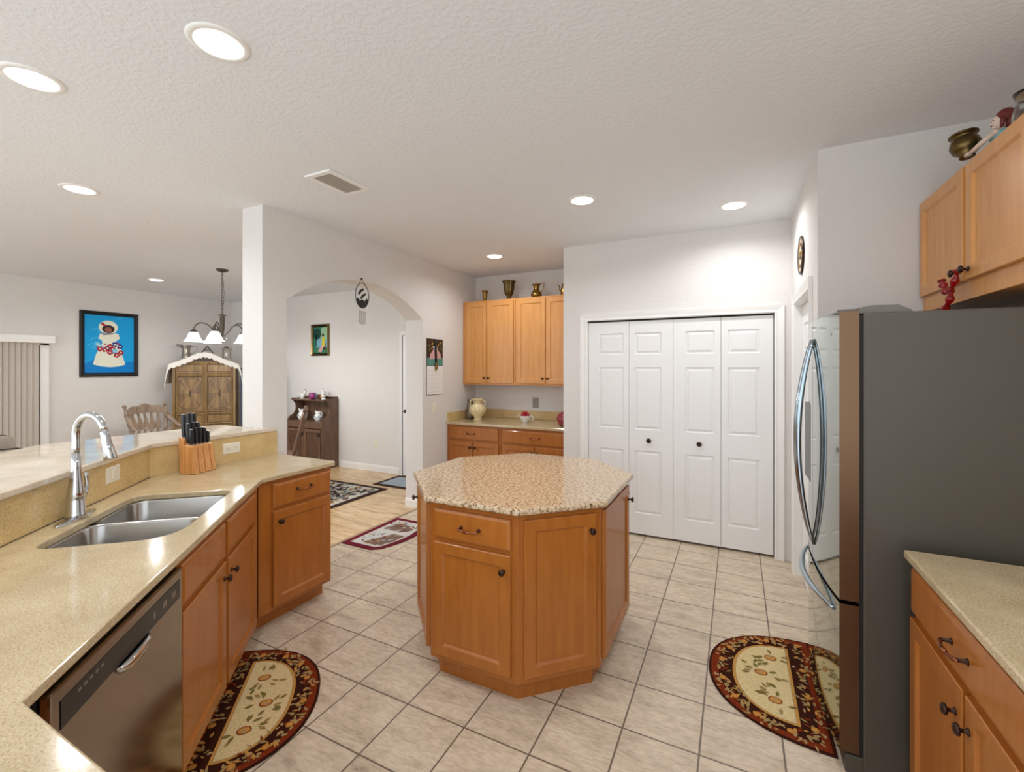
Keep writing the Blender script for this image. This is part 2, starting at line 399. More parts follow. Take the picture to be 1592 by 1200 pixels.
MB().m('dark').box(-1.289, .272, .005, .03, 1.994, 2.004).build('track', parent=d1)
def hall_door(name, x0, x1, loc, rz):
    d = bpy.data.objects.new(name, None); COL.objects.link(d); d.location = loc; d.rotation_euler.z = rz; struct(d)
    w_ = (x1-x0-.3)/2; P = [(x0+.1, x0+.1+w_), (x1-.1-w_, x1-.1)]
    leaf('door_leaf', x0, x1, .01, 2.015, .035, [(a, c, e, f) for a, c in P for e, f in ZP], d); return d
d2 = hall_door('door_2', -3.978, -3.202, (.44, 0, 0), R(-90))
d3 = hall_door('door_3', -4.3, -3.56, (0, 5.11, 0), 0)
b = MB().m('iron'); b.lathe([(.028, 0), (.026, -.008), (.010, -.010), (.010, -.04)], (-4.255, 0, .93), 16, 'y').tube([(-4.255, -.04, .93), (-4.2, -.045, .93), (-4.15, -.04, .925)], .008); b.build('door_handle', parent=d3)
MB().m('dark').box(-4.314, -4.300, 0, .035, 0, 2.02).build('door_gap_shade', parent=d3)  # dark strip standing in for the shade between casing and leaf

# sliding door with vertical blinds, far dining wall
wn = bpy.data.objects.new('window_1', None); COL.objects.link(wn); wn.location = (-8.35, 0, 0); struct(wn)
b = MB().m('white'); b.box(0, .05, 2.575, 2.66, 0, 1.90).box(0, .05, .4, 2.66, 1.86, 1.90); b.build('window_frame', parent=wn)
MB().m('white').box(0, .14, .3, 2.70, 1.88, 1.985).build('valance', parent=wn, bevel=.01)
b = MB().m('blind'); y = .42; k = 0
while y < 2.55:
    a = R(60+5*math.sin(k*1.7)); dx, dy = .043*math.cos(a), .043*math.sin(a)
    b.loops([[(.07-dx*.5, y-dy, z), (.07+dx*.5, y+dy, z), (.073+dx*.5, y+dy-.001, z), (.073-dx*.5, y-dy-.001, z)] for z in (.03, 1.88)])
    y += .055; k += 1
o = b.build('vertical_blind', parent=wn)

# ---------------------------------------------------------------- ceiling fixtures
def downlight(x, y, label):
    t = thing('recessed_light', label, 'ceiling light', (x, y, CEIL), 0, 'recessed ceiling lights')
    b = MB().m('white'); b.lathe([(.0715, .05), (.0715, 0), (.074, -.006), (.096, -.006), (.104, -.0005), (.104, .0), (.0719, .0)], n=32, caps=(False, False)); b.build('trim_ring', parent=t)
    b = MB().m('lens'); b.lathe([(.0713, .045), (.055, .028), (.052, .026)], n=32, caps=(True, True)); b.build('lens', parent=t)
    ld = bpy.data.lights.new('lamp', 'AREA'); ld.shape = 'DISK'; ld.size = .1; ld.energy = LAMP_W; ld.color = (.97, .98, 1)
    lo = bpy.data.objects.new('lamp', ld); COL.objects.link(lo); lo.parent = t; lo.location = (0, 0, .02)
    return t
l0 = downlight(*LIGHTS[0], 'recessed ceiling light largest in view, nearest the top edge of the photo')
for (x, y), lb in zip(LIGHTS[1:], ['recessed ceiling light at the far left edge above the sink counter', 'recessed ceiling light over the bar, left of the wall pillar',
    'recessed ceiling light above the island, in the middle of the kitchen ceiling', 'recessed ceiling light in front of the white bifold pantry doors',
    'small recessed ceiling light in front of the niche wall cabinets', 'small recessed ceiling light in the dining area beside the chandelier',
    'added recessed fill light over the right-hand counter, outside the picture', 'added recessed fill light behind the viewpoint', 'added recessed fill light in the entry room, hidden behind the pillar',
    'added recessed fill light over the sofa, left outside the picture', 'added recessed fill light in the living area, farthest left outside the picture']): dup(l0, (x, y, CEIL), 0, lb)
t = thing('ceiling_vent', 'white rectangular ceiling air vent with grey louvres beside the wall pillar', 'vent', (-2.29, 2.10, CEIL))
b = MB().m('white'); b.holed([(-.11, -.17), (.11, -.17), (.11, .17), (-.11, .17)], [[(-.075, -.135), (.075, -.135), (.075, .135), (-.075, .135)]], -.012, 0); b.build('frame', parent=t, bevel=.003)
MB().m('dark').box(-.075, .075, -.135, .135, -.0015, -.0005).build('duct_shade', parent=t)  # dark sheet on the solid ceiling, painted as the duct's inner shade
for i in range(8):
    x = -.066+i*.0188; b = MB().m('blind'); b.loops([[(x-.0045, yy, -.003), (x+.0045, yy, -.003), (x+.0035, yy, -.011), (x-.0055, yy, -.011)] for yy in (-.135, .135)]); b.build('louvre', parent=t)

# ---------------------------------------------------------------- cabinets
def shaker(name, x0, x1, z0, z1, parent, mt, y=-.019):
    b = MB().m(mt); b.rects(x0, x1, z0, z1, [(0, .003), (.003, 0), (.052, 0), (.058, .005), (.062, .009), (.066, .009)], y=y, back=.019)
    return b.build(name, parent=parent)
def slabfront(name, x0, x1, z0, z1, parent, mt, y=-.019):
    b = MB().m(mt); b.rects(x0, x1, z0, z1, [(0, .008), (.004, .004), (.012, .001), (.016, 0)], y=y, back=.019)
    return b.build(name, parent=parent)
def pull(parent, x, z, y=-.019, L_=.10, mt='copper'):
    b = MB().m('bronze')
    for s_ in (-1, 1): b.lathe([(.009, 0), (.008, -.004), (.005, -.006), (.005, -.022)], (x+s_*L_/2, y, z), 12, 'y')
    b.m(mt); pts = [(x+L_/2*math.cos(a)*1.08, y-.020-.012*math.sin(a), z-.006*math.sin(a)) for a in [math.pi*i/14 for i in range(15)]]
    b.tube(pts, [.0045+.0015*math.sin(math.pi*i/14*3)**2 for i in range(15)], 8)
    b.tube([(x-.012, y-.032, z-.006), (x, y-.033, z-.006), (x+.012, y-.032, z-.006)], [.006, .0085, .006], 8)
    return b.build('pull', parent=parent)
def base_cab(label, loc, rz, w_, depth, fronts, mt='maple', group=None, x_fill=0, toe=.075, z1=.885):
    """fronts: ('door'|'drawer'|'panel', x0, x1, z0, z1, hardware)"""
    t = thing('base_cabinet', label, 'cabinet', loc, rz, group)
    MB().m(mt).box(0, w_, 0, depth, .10, z1).build('body', parent=t, bevel=.002)
    MB().m(mt).box(.002, w_-.002, toe, depth, 0, .10).build('toe_kick', parent=t)
    for kd, a, c, e, f, hw_ in fronts:
        if kd == 'door':
            d = shaker('door', a, c, e, f, t, mt)
            if hw_: knob(d, hw_[0], hw_[1], -.019)
        else:
            d = slabfront('drawer' if kd == 'drawer' else 'false_front', a, c, e, f, t, mt)
            if hw_: pull(d, hw_[0], hw_[1])
    return t
RU = math.atan2(.7415, -.671)
NF = -.705
# sink base (diagonal)
base_cab('long maple sink base cabinet with two doors between dishwasher and corner', (*un(1.832, NF), 0), RU, .998, .58,
    [('panel', .012, .462, .712, .862, None), ('panel', .492, .945, .712, .862, None), ('door', .012, .462, .125, .692, (.432, .625)), ('door', .492, .945, .125, .692, (.528, .625))], z1=.66)
# the part of the body above the bowls: front rail
base_cab('maple end cabinet of the peninsula with one drawer over one door', (-2.49, 1.69, 0), R(90), .52, .58,
    [('drawer', .085, .508, .715, .862, (.295, .80)), ('door', .085, .508, .125, .695, (.125, .63))])
# sink front rail (part of sink base)
sb = [o for o in bpy.data.objects if o.type == 'EMPTY' and 'sink base' in o.get('label', '')][0]
MB().m('maple').box(0, .998, 0, .03, .66, .885).build('front_rail', parent=sb)
MB().m('maple').box(.985, 1.03, -.001, .03, .10, .885).build('corner_stile', parent=sb)
# dishwasher
t = thing('dishwasher', 'stainless steel dishwasher with black control strip under the sink counter', 'dishwasher', (*un(1.172, NF), 0), RU)
MB().m('dark').box(0, .656, .0, .56, .02, .87).build('body', parent=t)
b = MB().m('dw_steel'); b.box(.006, .65, -.025, -.001, .11, .868); b.build('door', parent=t, bevel=.006)
MB().m('black').box(.035, .625, -.027, -.0245, .772, .835).build('control_strip', parent=t, bevel=.001)
b = MB().m('plate_grey')
for i in range(5): b.box(.09+i*.022, .102+i*.022, -.0275, -.0268, .816, .822)
for x in (.44, .50, .515, .56, .575): b.rects(x, x+.012, .795, .815, [(0, 0), (.002, .0001)], y=-.0276)
b.build('indicator_marks', parent=t)['kind'] = 'stuff'
b = MB().m('chrome')
rings = []
for i in range(17):
    a = math.pi*i/16; x = .328-.085*math.cos(a); h = .042*math.sin(a)
    rings.append([(x, -.026, .772), (x, -.026-.020*math.sin(a)-.001, .772-h*.25), (x, -.026-.016*math.sin(a)-.001, .772-h*.7), (x, -.026, .772-h-.001)])
b.loops(rings, sm=True); b.build('handle', parent=t)
MB().m('black').box(.01, .646, .05, .07, 0, .10).build('toe_kick', parent=t)

# near run of cabinets under the camera side of the counter
base_cab('maple base cabinet under the near end of the counter beside dishwasher', (-.95, .33, 0), R(180), .41, .55, [('door', .01, .40, .125, .69, (.04, .63)), ('drawer', .01, .40, .712, .862, (.2, .79))])
for o in [bpy.data.objects[-1]]: pass

# left counter
sinkhole = [un(u, n) for u, n in rrect(1.995, 2.70, -1.215, -.775, (.07, .17, .06, .07) if False else (.07, .13, .06, .06), 7)]
outer = [(-.45, .355), (-1.238, .36), (-2.425, 1.655), (-2.462, 1.70), (-2.462, 2.225), (-2.482, 2.24), (-3.099, 2.24), (-3.099, 1.485), un(3.155, -1.331), un(1.1, -1.331), (-1.2, -.32), (-.45, -.32)]
b = MB().m('quartz'); b.holed(outer, [sinkhole], .886, .915)
o = b.build('countertop', bevel=.006, seg=3); tag(o, 'long angled tan quartz countertop around the sink', 'countertop')
o.modifiers['bevel'].angle_limit = R(50)
# backsplash slabs
b = MB().m('splash'); b.prism([un(1.1, -1.333), un(3.117, -1.333), un(3.13, -1.353), un(1.1, -1.353)], .9155, 1.083)
tag(b.build('backsplash'), 'long tan backsplash strip behind the sink under the bar', 'backsplash')
b = MB().m('splash'); b.prism([(-3.081, 1.419), (-3.081, 2.24), (-3.0995, 2.24), (-3.0995, 1.412)], .9155, 1.083)
tag(b.build('backsplash'), 'short tan backsplash behind the knife block up to the pillar', 'backsplash')
# bar top
b = MB().m('bar'); b.prism([un(1.1, -1.318), un(3.1218, -1.318), (-3.072, 2.225), (-3.099, 2.235), (-3.099, 2.134), (-3.332, 2.134), (-3.60, 2.134), (-3.60, 1.1), un(1.1, -1.95)], 1.0835, 1.114)
tag(b.build('bar_top', bevel=.007, seg=3), 'raised glossy bar top above the sink splash', 'countertop')

# sink
t = thing('kitchen_sink', 'double-bowl stainless steel undermount sink', 'sink', (*un(2.35, -1.0), 0), RU)
def bowl(x0, x1, y0, y1, rr, dz):
    b = MB().m('sink'); rings = []
    for ins, z in ((-.012, .885), (0, .884), (.003, .878), (.010, dz+.05), (.022, dz+.018), (.05, dz+.004), (.09, dz)):
        r = [max(.01, q-ins*.5) for q in rr]
        rings.append([(x, y, z) for x, y in rrect(x0+ins, x1-ins, y0+ins, y1-ins, r, 7)])
    b.loops(rings, caps=(False, True), sm=True); cx, cy_ = (x0+x1)/2, (y0+y1)/2
    o = b.build('bowl', parent=t, norm=False)
    b = MB().m('chrome'); b.lathe([(.045, 0), (.042, .003), (.03, .001), (.028, -.0015)], (cx, cy_, dz+.001), 24); b.build('drain', parent=o)
# local x = u-2.35 ; local y = -(n+1.0)
bowl(-.355, -.012, -.225, .215, (.06, .06, .13, .07), .70)
bowl(.012, .350, -.225, .215, (.06, .06, .06, .06), .69)

# faucet
t = thing('kitchen_faucet', 'tall chrome gooseneck faucet behind the sink', 'faucet', (*un(2.355, -1.272), .9155), RU)
b = MB().m('chrome'); b.loops([[(x*s_, y*s_, z) for x, y in ell(0, 0, .128, .030, 32)] for s_, z in ((1, 0), (1, .004), (.95, .008), (.3, .010))], sm=True); b.build('deck_plate', parent=t)
b = MB().m('chrome'); b.lathe([(.037, .008), (.036, .02), (.033, .03), (.031, .08), (.030, .085), (.031, .09), (.027, .12), (.0205, .17), (.017, .22), (.0165, .28)], n=28)
b.build('body', parent=t)
dv = Vector((-math.sin(R(30)), -math.cos(R(30)), 0))
Pn = []; rd = .082
for i in range(4): Pn.append(Vector((0, 0, .27+i*.03)))
for i in range(1, 15):
    a = math.pi*i/15*1.0; Pn.append(dv*(rd-rd*math.cos(a))+Vector((0, 0, .362+rd*math.sin(a))))
tl = (Pn[-1]-Pn[-2]).normalized(); end = Pn[-1]
b = MB().m('chrome'); b.tube(Pn, [.0155]*2+[.014]*(len(Pn)-2), 14); b.build('spout', parent=t)
b = MB().m('chrome'); b.tube([end, end+tl*.004, end+tl*.02, end+tl*.065, end+tl*.120, end+tl*.123], [.014, .0165, .0165, .019, .024, .022], 16)
sh = b.build('spray_head', parent=t)
b = MB().m('black'); q = end+tl*.05; s_ = Vector((.6, -.3, 0)).normalized()
b.ball(tuple(q+Vector((.0145, -.004, 0))), .008, sc=(.8, 1, 1.5)); b.ball(tuple(q+tl*.03+Vector((.017, -.004, 0))), .008, sc=(.8, 1, 1.5)); b.build('button', parent=sh)
b = MB().m('chrome'); b.lathe([(.017, .02), (.017, .045), (.013, .052)], (0, 0, .085), 16, 'x')
b.tube([(.045, 0, .085), (.065, 0, .10), (.075, 0, .13), (.068, 0, .165), (.075, 0, .178)], [.012, .010, .008, .0075, .009], 10); b.build('lever', parent=t)

# right base cabinets + counter (front faces -X, right of view towards the camera)
base_cab('maple base cabinet with a wide drawer over two doors beside the fridge', (.56, 2.035, 0), R(-90), .86, .60,
    [('drawer', .008, .84, .712, .862, (.40, .79)), ('door', .008, .412, .125, .692, (.375, .61)), ('door', .43, .84, .125, .692, (.455, .61))])
base_cab('maple base cabinet at the right edge, nearest the camera', (.56, 1.174, 0), R(-90), .86, .60,
    [('drawer', .008, .84, .712, .862, (.42, .79)), ('door', .008, .412, .125, .692, (.375, .61)), ('door', .43, .84, .125, .692, (.455, .61))])
b = MB().m('quartz'); b.box(.53, 1.164, .2, 2.052, .886, .915)
tag(b.build('countertop', bevel=.007, seg=3), 'short tan quartz countertop beside the fridge', 'countertop')

# ---------------------------------------------------------------- island
isl = [(-1.385, 1.862), (-.90, 1.862), (-.592, 2.155), (-.592, 2.755), (-.90, 3.06), (-1.40, 3.06), (-1.75, 2.72), (-1.75, 2.235)]
ic = Vector((-1.17, 2.46))
def inset(poly, d):
    out = []; n = len(poly)
    for i in range(n):
        p0, p1, p2 = Vector(poly[i-1]), Vector(poly[i]), Vector(poly[(i+1) % n])
        e0, e1 = (p1-p0).normalized(), (p2-p1).normalized()
        n0, n1 = Vector((-e0.y, e0.x)), Vector((-e1.y, e1.x))
        bs = (n0+n1).normalized(); out.append(tuple(p1+bs*d/bs.dot(n0)))
    return out
t = thing('island_cabinet', 'octagonal maple kitchen island cabinet in the middle of the floor', 'kitchen island', (ic.x, ic.y, 0))
loc_p = [(x-ic.x, y-ic.y) for x, y in isl]
MB().m('maple').prism(loc_p, .10, .885).build('body', parent=t, bevel=.002)
MB().m('maple').prism(inset(loc_p, .05), 0, .10).build('toe_kick', parent=t)
for i, spec in {0: ('dd', .445), 1: ('d', 'R'), 2: ('d', 'R'), 7: ('d', 'L'), 3: ('d', 'L'), 4: ('d', 'L'), 5: ('d', 'L'), 6: ('d', 'L')}.items():
    p0, p1 = Vector(loc_p[i]), Vector(loc_p[(i+1) % 8]); l = (p1-p0).length; a = math.atan2((p1-p0).y, (p1-p0).x)
    mg = .03 if l < .5 else .035
    if i == 2: mg = .03
    def mk(fn, *ar):
        o = fn(*ar); o.location = (p0.x, p0.y, 0); o.rotation_euler.z = a; return o
    if spec[0] == 'dd':
        o = mk(slabfront, 'drawer', .028, l-.028, .712, .858, t, 'maple'); pull(o, l/2, .785)
        o = mk(shaker, 'door', .028, l-.028, .13, .692, t, 'maple'); knob(o, l-.062, .62, -.019)
    else:
        o = mk(shaker, 'door', mg, l-mg, .13, .858, t, 'maple'); knob(o, (l-mg-.03) if spec[1] == 'R' else mg+.03, .78, -.019)
top = inset(isl, -.035)
b = MB().m('granite'); b.prism(top, .886, .916)
tag(b.build('island_countertop', bevel=.010, seg=4), 'speckled brown granite octagonal top on the island', 'countertop')

# ---------------------------------------------------------------- niche cabinets
base_cab('maple base cabinet at the left of the niche under the cream urn', (-3.099, 4.49, 0), 0, .725, .655,
    [('drawer', .035, .70, .715, .862, (.34, .79)), ('door', .035, .36, .125, .695, (.335, .63)), ('door', .372, .70, .125, .695, (.40, .63))])
base_cab('maple base cabinet at the right of the niche beside the pantry wall', (-2.370, 4.49, 0), 0, .826, .655,
    [('drawer', .02, .80, .715, .862, (.42, .79)), ('door', .02, .405, .125, .695, (.38, .63)), ('door', .417, .80, .125, .695, (.445, .63))])
b = MB().m('quartz'); b.box(-3.099, -1.542, 4.46, 5.149, .886, .915)
tag(b.build('countertop', bevel=.006, seg=3), 'tan quartz countertop in the niche below the wall cabinets', 'countertop')
b = MB().m('splash'); b.box(-3.08, -1.542, 5.13, 5.149, .9155, 1.02).box(-3.099, -3.08, 4.48, 5.149, .9155, 1.02)
tag(b.build('backsplash', bevel=.002), 'low tan L-shaped backsplash of the niche counter', 'backsplash')
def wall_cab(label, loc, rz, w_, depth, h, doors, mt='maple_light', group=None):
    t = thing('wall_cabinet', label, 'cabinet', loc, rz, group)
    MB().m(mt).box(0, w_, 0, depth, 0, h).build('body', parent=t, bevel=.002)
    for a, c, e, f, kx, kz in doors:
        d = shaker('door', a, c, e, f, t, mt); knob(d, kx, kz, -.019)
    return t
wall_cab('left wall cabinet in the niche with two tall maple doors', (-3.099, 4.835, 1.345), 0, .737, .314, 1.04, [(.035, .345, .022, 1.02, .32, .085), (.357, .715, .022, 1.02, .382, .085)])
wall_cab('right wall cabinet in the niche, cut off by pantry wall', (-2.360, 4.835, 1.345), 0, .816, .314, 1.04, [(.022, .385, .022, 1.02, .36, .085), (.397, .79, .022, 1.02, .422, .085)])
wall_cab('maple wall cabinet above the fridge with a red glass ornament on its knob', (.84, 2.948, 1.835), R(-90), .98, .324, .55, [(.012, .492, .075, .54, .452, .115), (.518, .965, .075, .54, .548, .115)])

# ---------------------------------------------------------------- refrigerator
t = thing('refrigerator', 'tall stainless steel french-door refrigerator with dark grey side', 'refrigerator', (.43, 2.12, 0))
FW = .822
MB().m('fridge_side').box(0, .70, .0, FW, .03, 1.765).build('body', parent=t, bevel=.006)
MB().m('dark').box(-.012, .0, .006, FW-.006, .08, 1.76).build('gasket', parent=t)
MB().m('fridge_side').box(-.055, .6, .01, FW-.01, .0, .072).build('base_grille', parent=t, bevel=.004)
def door_mesh(y0, y1, z0, z1):
    b = MB(); n = 14; fr = []; rr = []
    def fx(y): k = (y-FW/2)/(FW/2); return -.108+.034*k*k
    ys = [y0+(y1-y0)*i/n for i in range(n+1)]
    b.m('fridge_front')
    A = [b.v((fx(y), y, z0)) for y in ys]; B = [b.v((fx(y), y, z1)) for y in ys]
    for i in range(n): b.f([A[i+1], A[i], B[i], B[i+1]], True)
    b.m('fridge_edge')
    A2 = [b.v((fx(y), y, z0)) for y in ys]; B2 = [b.v((fx(y), y, z1)) for y in ys]
    C_ = [b.v((-.012, y, z0)) for y in ys]; D = [b.v((-.012, y, z1)) for y in ys]
    for i in range(n): b.f([A2[i], A2[i+1], C_[i+1], C_[i]]); b.f([B2[i+1], B2[i], D[i], D[i+1]])
    b.f([A2[0], C_[0], D[0], B2[0]]); b.f([A2[-1], B2[-1], D[-1], C_[-1]])
    return b, fx
b, fx = door_mesh(.002, FW/2-.003, .665, 1.775); dn = b.build('door', parent=t, norm=False)
b, fx = door_mesh(FW/2+.003, FW-.002, .665, 1.775); df = b.build('door', parent=t, norm=False)
b, fx = door_mesh(.002, FW-.002, .085, .65); dz = b.build('freezer_drawer', parent=t, norm=False)
def bow(p0, p1, out, r, parent, mt='handle_blue'):
    p0, p1 = Vector(p0), Vector(p1); n = 20; pts = []
    for i in range(n+1):
        k = i/n; pts.append(p0+(p1-p0)*k+Vector((-1, 0, 0))*out*math.sin(math.pi*k)**.8)
    b = MB().m(mt); b.tube(pts, [r*(.55+.45*math.sin(math.pi*i/n)) for i in range(n+1)], 10); return b.build('handle', parent=parent)
yn = FW/2-.035; yf = FW/2+.035
bow((fx(yn)-.001, yn, 1.69), (fx(yn)-.001, yn, .74), .062, .013, dn)
bow((fx(yf)-.001, yf, 1.69), (fx(yf)-.001, yf, .74), .062, .013, df)
bow((fx(.06)-.001, .06, .60), (fx(FW-.06)-.001, FW-.06, .60), .062, .013, dz)
MB().m('black').box(fx(.56)-.004, fx(.56)+.012, .50, .70, 1.0, 1.38).build('dispenser', parent=df, bevel=.002)
b = MB().m('plate_grey'); b.box(-.088, -.0795, .085, .12, 1.685, 1.70).box(-.088, -.0795, .095, .105, 1.675, 1.71); b.build('emblem', parent=dn)
for yy in (.02, FW-.12):
    b = MB().m('hinge_plastic'); b.loops([[(x, yy+a, z) for a, z in ((0, 1.7665), (.085, 1.7665), (.085, h), (0, h))] for x, h in ((-.012, 1.788), (.03, 1.796), (.11, 1.794), (.15, 1.772))]); b.box(-.07, -.012, yy+.01, yy+.06, 1.776, 1.786)
    b.build('hinge_cover', parent=t)

# ---------------------------------------------------------------- rugs
rnd = random.Random(5)
def leafshape(b, x, y, ang, l, w_, z, n=5):
    pts = []
    for i in range(n+1): k = i/n; pts.append((k*l, w_*math.sin(math.pi*k)))
    for i in range(n-1, 0, -1): k = i/n; pts.append((k*l, -w_*math.sin(math.pi*k)))
    ca, sa = math.cos(ang), math.sin(ang)
    b.f([b.v((x+px*ca-py*sa, y+px*sa+py*ca, z)) for px, py in pts])
def disc(b, x, y, r, z, n=8, sx=1): b.f([b.v((x+r*sx*math.cos(2*math.pi*i/n), y+r*math.sin(2*math.pi*i/n), z)) for i in range(n)])
def dshape(Lh, D, k=0, n=40, off=.0):
    """half-oval, straight edge on y=off, bulging to +y; k = inset"""
    pts = []
    for i in range(n+1):
        a = math.pi*i/n; ca, sa = math.cos(a), math.sin(a)
        x = (Lh-k)*math.copysign(abs(ca)**.88, ca); y = off+k+(D-2*k)*abs(sa)**.88
        pts.append((x, y))
    return pts
def fruit_rug(label, loc, rz, Lh=.42, D=.47):
    b = MB(); z = .006
    b.m('rug_brown').prism(dshape(Lh, D), 0.001, z)
    def layer(mt, k, zz, kk=1): b.m(mt); b.f([b.v((x, y, zz)) for x, y in dshape(Lh, D, k)])
    layer('rug_rust', .012, z+.0004); layer('rug_brown', .045, z+.0006)
    layer('rug_gold', .112, z+.0012); layer('rug_tan', .122, z+.0016); layer('rug_cream', .127, z+.002)
    mid = dshape(Lh, D, .060, 60); mid = mid+[(x, .060) for x in [-(Lh-.06)+i*.03 for i in range(int((2*(Lh-.06))/.03))]]
    for x, y in mid:
        for q in range(3):
            b.m(rnd.choice(['rug_leaf', 'rug_tan', 'rug_tan', 'rug_gold', 'rug_rust', 'rug_leaf']))
            leafshape(b, x+rnd.uniform(-.034, .034), y+rnd.uniform(-.034, .034), rnd.uniform(0, 6.28), rnd.uniform(.02, .042), rnd.uniform(.004, .008), z+.0025+rnd.uniform(0, .0006))
    for i in range(0, len(mid), 7):
        x, y = mid[i]; b.m('rug_orange'); disc(b, x, y, .016, z+.0034, 10); b.m('rug_gold'); disc(b, x+.002, y+.002, .010, z+.0036, 8)
    # centre: branches with pears
    for cx, cy_, a in ((-.17, .2, .4), (.02, .25, 1.1), (.17, .2, 2.2)):
        b.m('rug_rust'); disc(b, cx, cy_, .030, z+.0028, 12, .8); b.m('rug_gold'); disc(b, cx, cy_, .024, z+.0031, 12, .8); b.m('rug_tan'); disc(b, cx+.004, cy_, .012, z+.0033, 10, .8)
        for j in range(13):
            b.m(rnd.choice(['rug_olive', 'rug_olive', 'rug_leaf'])); an = a+rnd.uniform(-.9, .9)+(math.pi if j % 2 else 0); r0 = rnd.uniform(.03, .085)
            lx, ly = cx+r0*math.cos(an), cy_+r0*math.sin(an)
            if ly < .15 or ly > .32 or math.hypot(lx/(Lh-.15), (ly-.13)/(D-.28)) > .93: continue
            leafshape(b, lx, ly, an+rnd.uniform(-.8, .8), .040, .008, z+.003+j*.0001)
    o = b.build('kitchen_rug', loc=loc, rz=rz, norm=False); return tag(o, label, 'rug', 'half-round fruit pattern rugs')
# local y -> outward from straight edge
fruit_rug('half-round brown fruit-pattern rug on the floor below the sink', (*un(2.335, -.782), .0), RU+math.pi, .435, .475)
fruit_rug('half-round brown fruit-pattern rug on the floor before the fridge', (.362, 2.60, .0), R(90), .415, .492)
# slice rug by the arch
def sliceR(k):
    return [(-3.14+k, 2.905+k), (-2.80, 2.905+k), (-2.73-k*.6, 2.96+k*.6), (-2.68-k, 3.08), (-2.655-k, 3.20), (-2.65-k, 3.32), (-2.67-k, 3.44), (-2.72-k*.7, 3.56-k*.5), (-2.80, 3.645-k), (-3.14+k, 3.645-k)]
b = MB(); b.m('rug_burgundy').prism(sliceR(0), 0.001, .007)
for mt, k, z in (('rug_white', .055, .0074),): b.m(mt); b.f([b.v((x, y, z)) for x, y in sliceR(k)])
b.m('rug_white')
b.m('rug_greyb')
for P in ([(-2.98, 3.0), (-2.80, 2.99), (-2.74, 3.12), (-2.73, 3.27), (-2.86, 3.27), (-2.92, 3.14)], [(-3.05, 3.36), (-2.95, 3.33), (-2.78, 3.36), (-2.76, 3.44), (-2.92, 3.52), (-3.0, 3.50)]):
    b.f([b.v((x, y, .0078)) for x, y in P])
for i in range(70):
    x, y = rnd.uniform(-3.06, -2.76), rnd.choice([rnd.uniform(2.98, 3.26), rnd.uniform(3.34, 3.56)])
    b.m(rnd.choice(['rug_greyb', 'rug_pale', 'rug_burgundy', 'rug_white', 'rug_tan'])); leafshape(b, x, y, rnd.uniform(0, 6.3), .05, .009, .0081+i*.00002)
tag(b.build('slice_rug', norm=False), 'burgundy-bordered white picture rug at the arch', 'rug')
# entry rug
b = MB(); b.m('rug_border').box(-5.5, -4.0, 2.4, 4.46, .001, .008)
def q(x0, x1, y0, y1, z): b.f([b.v(p) for p in ((x0, y0, z), (x1, y0, z), (x1, y1, z), (x0, y1, z))])
b.m('rug_ivory'); q(-5.43, -4.07, 2.47, 4.39, .0084)
for i in range(1150):
    x, y = rnd.uniform(-5.38, -4.12), rnd.uniform(2.5, 4.34)
    b.m(rnd.choice(['rug_navy', 'rug_navy', 'rug_teal', 'rug_tan', 'rug_navy', 'rug_greyb'])); leafshape(b, x, y, rnd.uniform(0, 6.3), rnd.uniform(.06, .12), rnd.uniform(.012, .026), .0086+i*.000002)
tag(b.build('area_rug', norm=False), 'dark bordered floral area rug on the wood floor beyond arch', 'rug')
b = MB(); b.m('rug_border').box(-4.34, -3.58, 4.55, 5.07, .001, .008); b.m('rug_pale'); q(-4.28, -3.64, 4.61, 5.01, .0084)
tag(b.build('door_mat', norm=False), 'pale grey door mat with dark border by the white entry door', 'mat')

# ---------------------------------------------------------------- knife block
t = thing('knife_block', 'bamboo knife block on the counter beside the outlet', 'knife block', (-2.995, 1.63, .916), R(104))
b = MB().m('bamboo')
def tier(b, x0, x1, pr): b.loops([[(x0, y, z) for y, z in pr], [(x1, y, z) for y, z in pr]])
tier(b, -.076, .076, [(-.07, 0), (0, 0), (.012, .172), (.0, .178), (-.046, .165)])
tier(b, -.076, .076, [(.0003, 0), (.040, 0), (.052, .212), (.045, .22), (.0125, .205), (.0125, .173)])
b.build('block', parent=t, bevel=.004)
b = MB().m('bamboo_strip')
for x in (-.04, .0, .044): b.loops([[(x-.003, y, z), (x+.003, y, z), (x+.003, y+.001, z), (x-.003, y+.001, z)] for y, z in ((-.0705, .004), (-.0468, .160))])
b.build('inlay_strip', parent=t)
tl = Vector((0, .05, .995)).normalized()
for x, y, z, h in ((-.052, -.022, .168, .10), (-.024, -.022, .168, .105), (.004, -.022, .168, .105), (.032, -.022, .168, .10), (.058, -.020, .168, .075), (-.050, .004, .176, .125), (-.018, .004, .176, .13), (.014, .004, .176, .125), (-.056, .03, .212, .145), (-.02, .03, .212, .15), (.012, .03, .212, .145)):
    k = MB().m('black'); p = Vector((x, y, z)); e = p+tl*h
    k.loops([[(c.x+a, c.y+d, c.z) for a, d in rrect(-.0095*s_, .0095*s_, -.0105*s_, .0105*s_, .004, 2)] for c, s_ in ((p+tl*.008, .85), (p+tl*.02, 1), (e-tl*.02, 1.1), (e, .95))])
    ko = k.build('knife_handle', parent=t)
    k = MB().m('knife_dot'); k.loops([[(c.x+a, c.y+d, c.z) for a, d in rrect(-.006, .006, -.01, .01, .003, 2)] for c in (p-tl*.004, p+tl*.009)]); k.build('bolster', parent=ko)
    k = MB().m('knife_dot'); k.loops([[(c.x+a, c.y+d, c.z) for a, d in rrect(-.006, .006, -.009, .009, .003, 2)] for c in (e, e+tl*.002)]); k.build('end_cap', parent=ko)

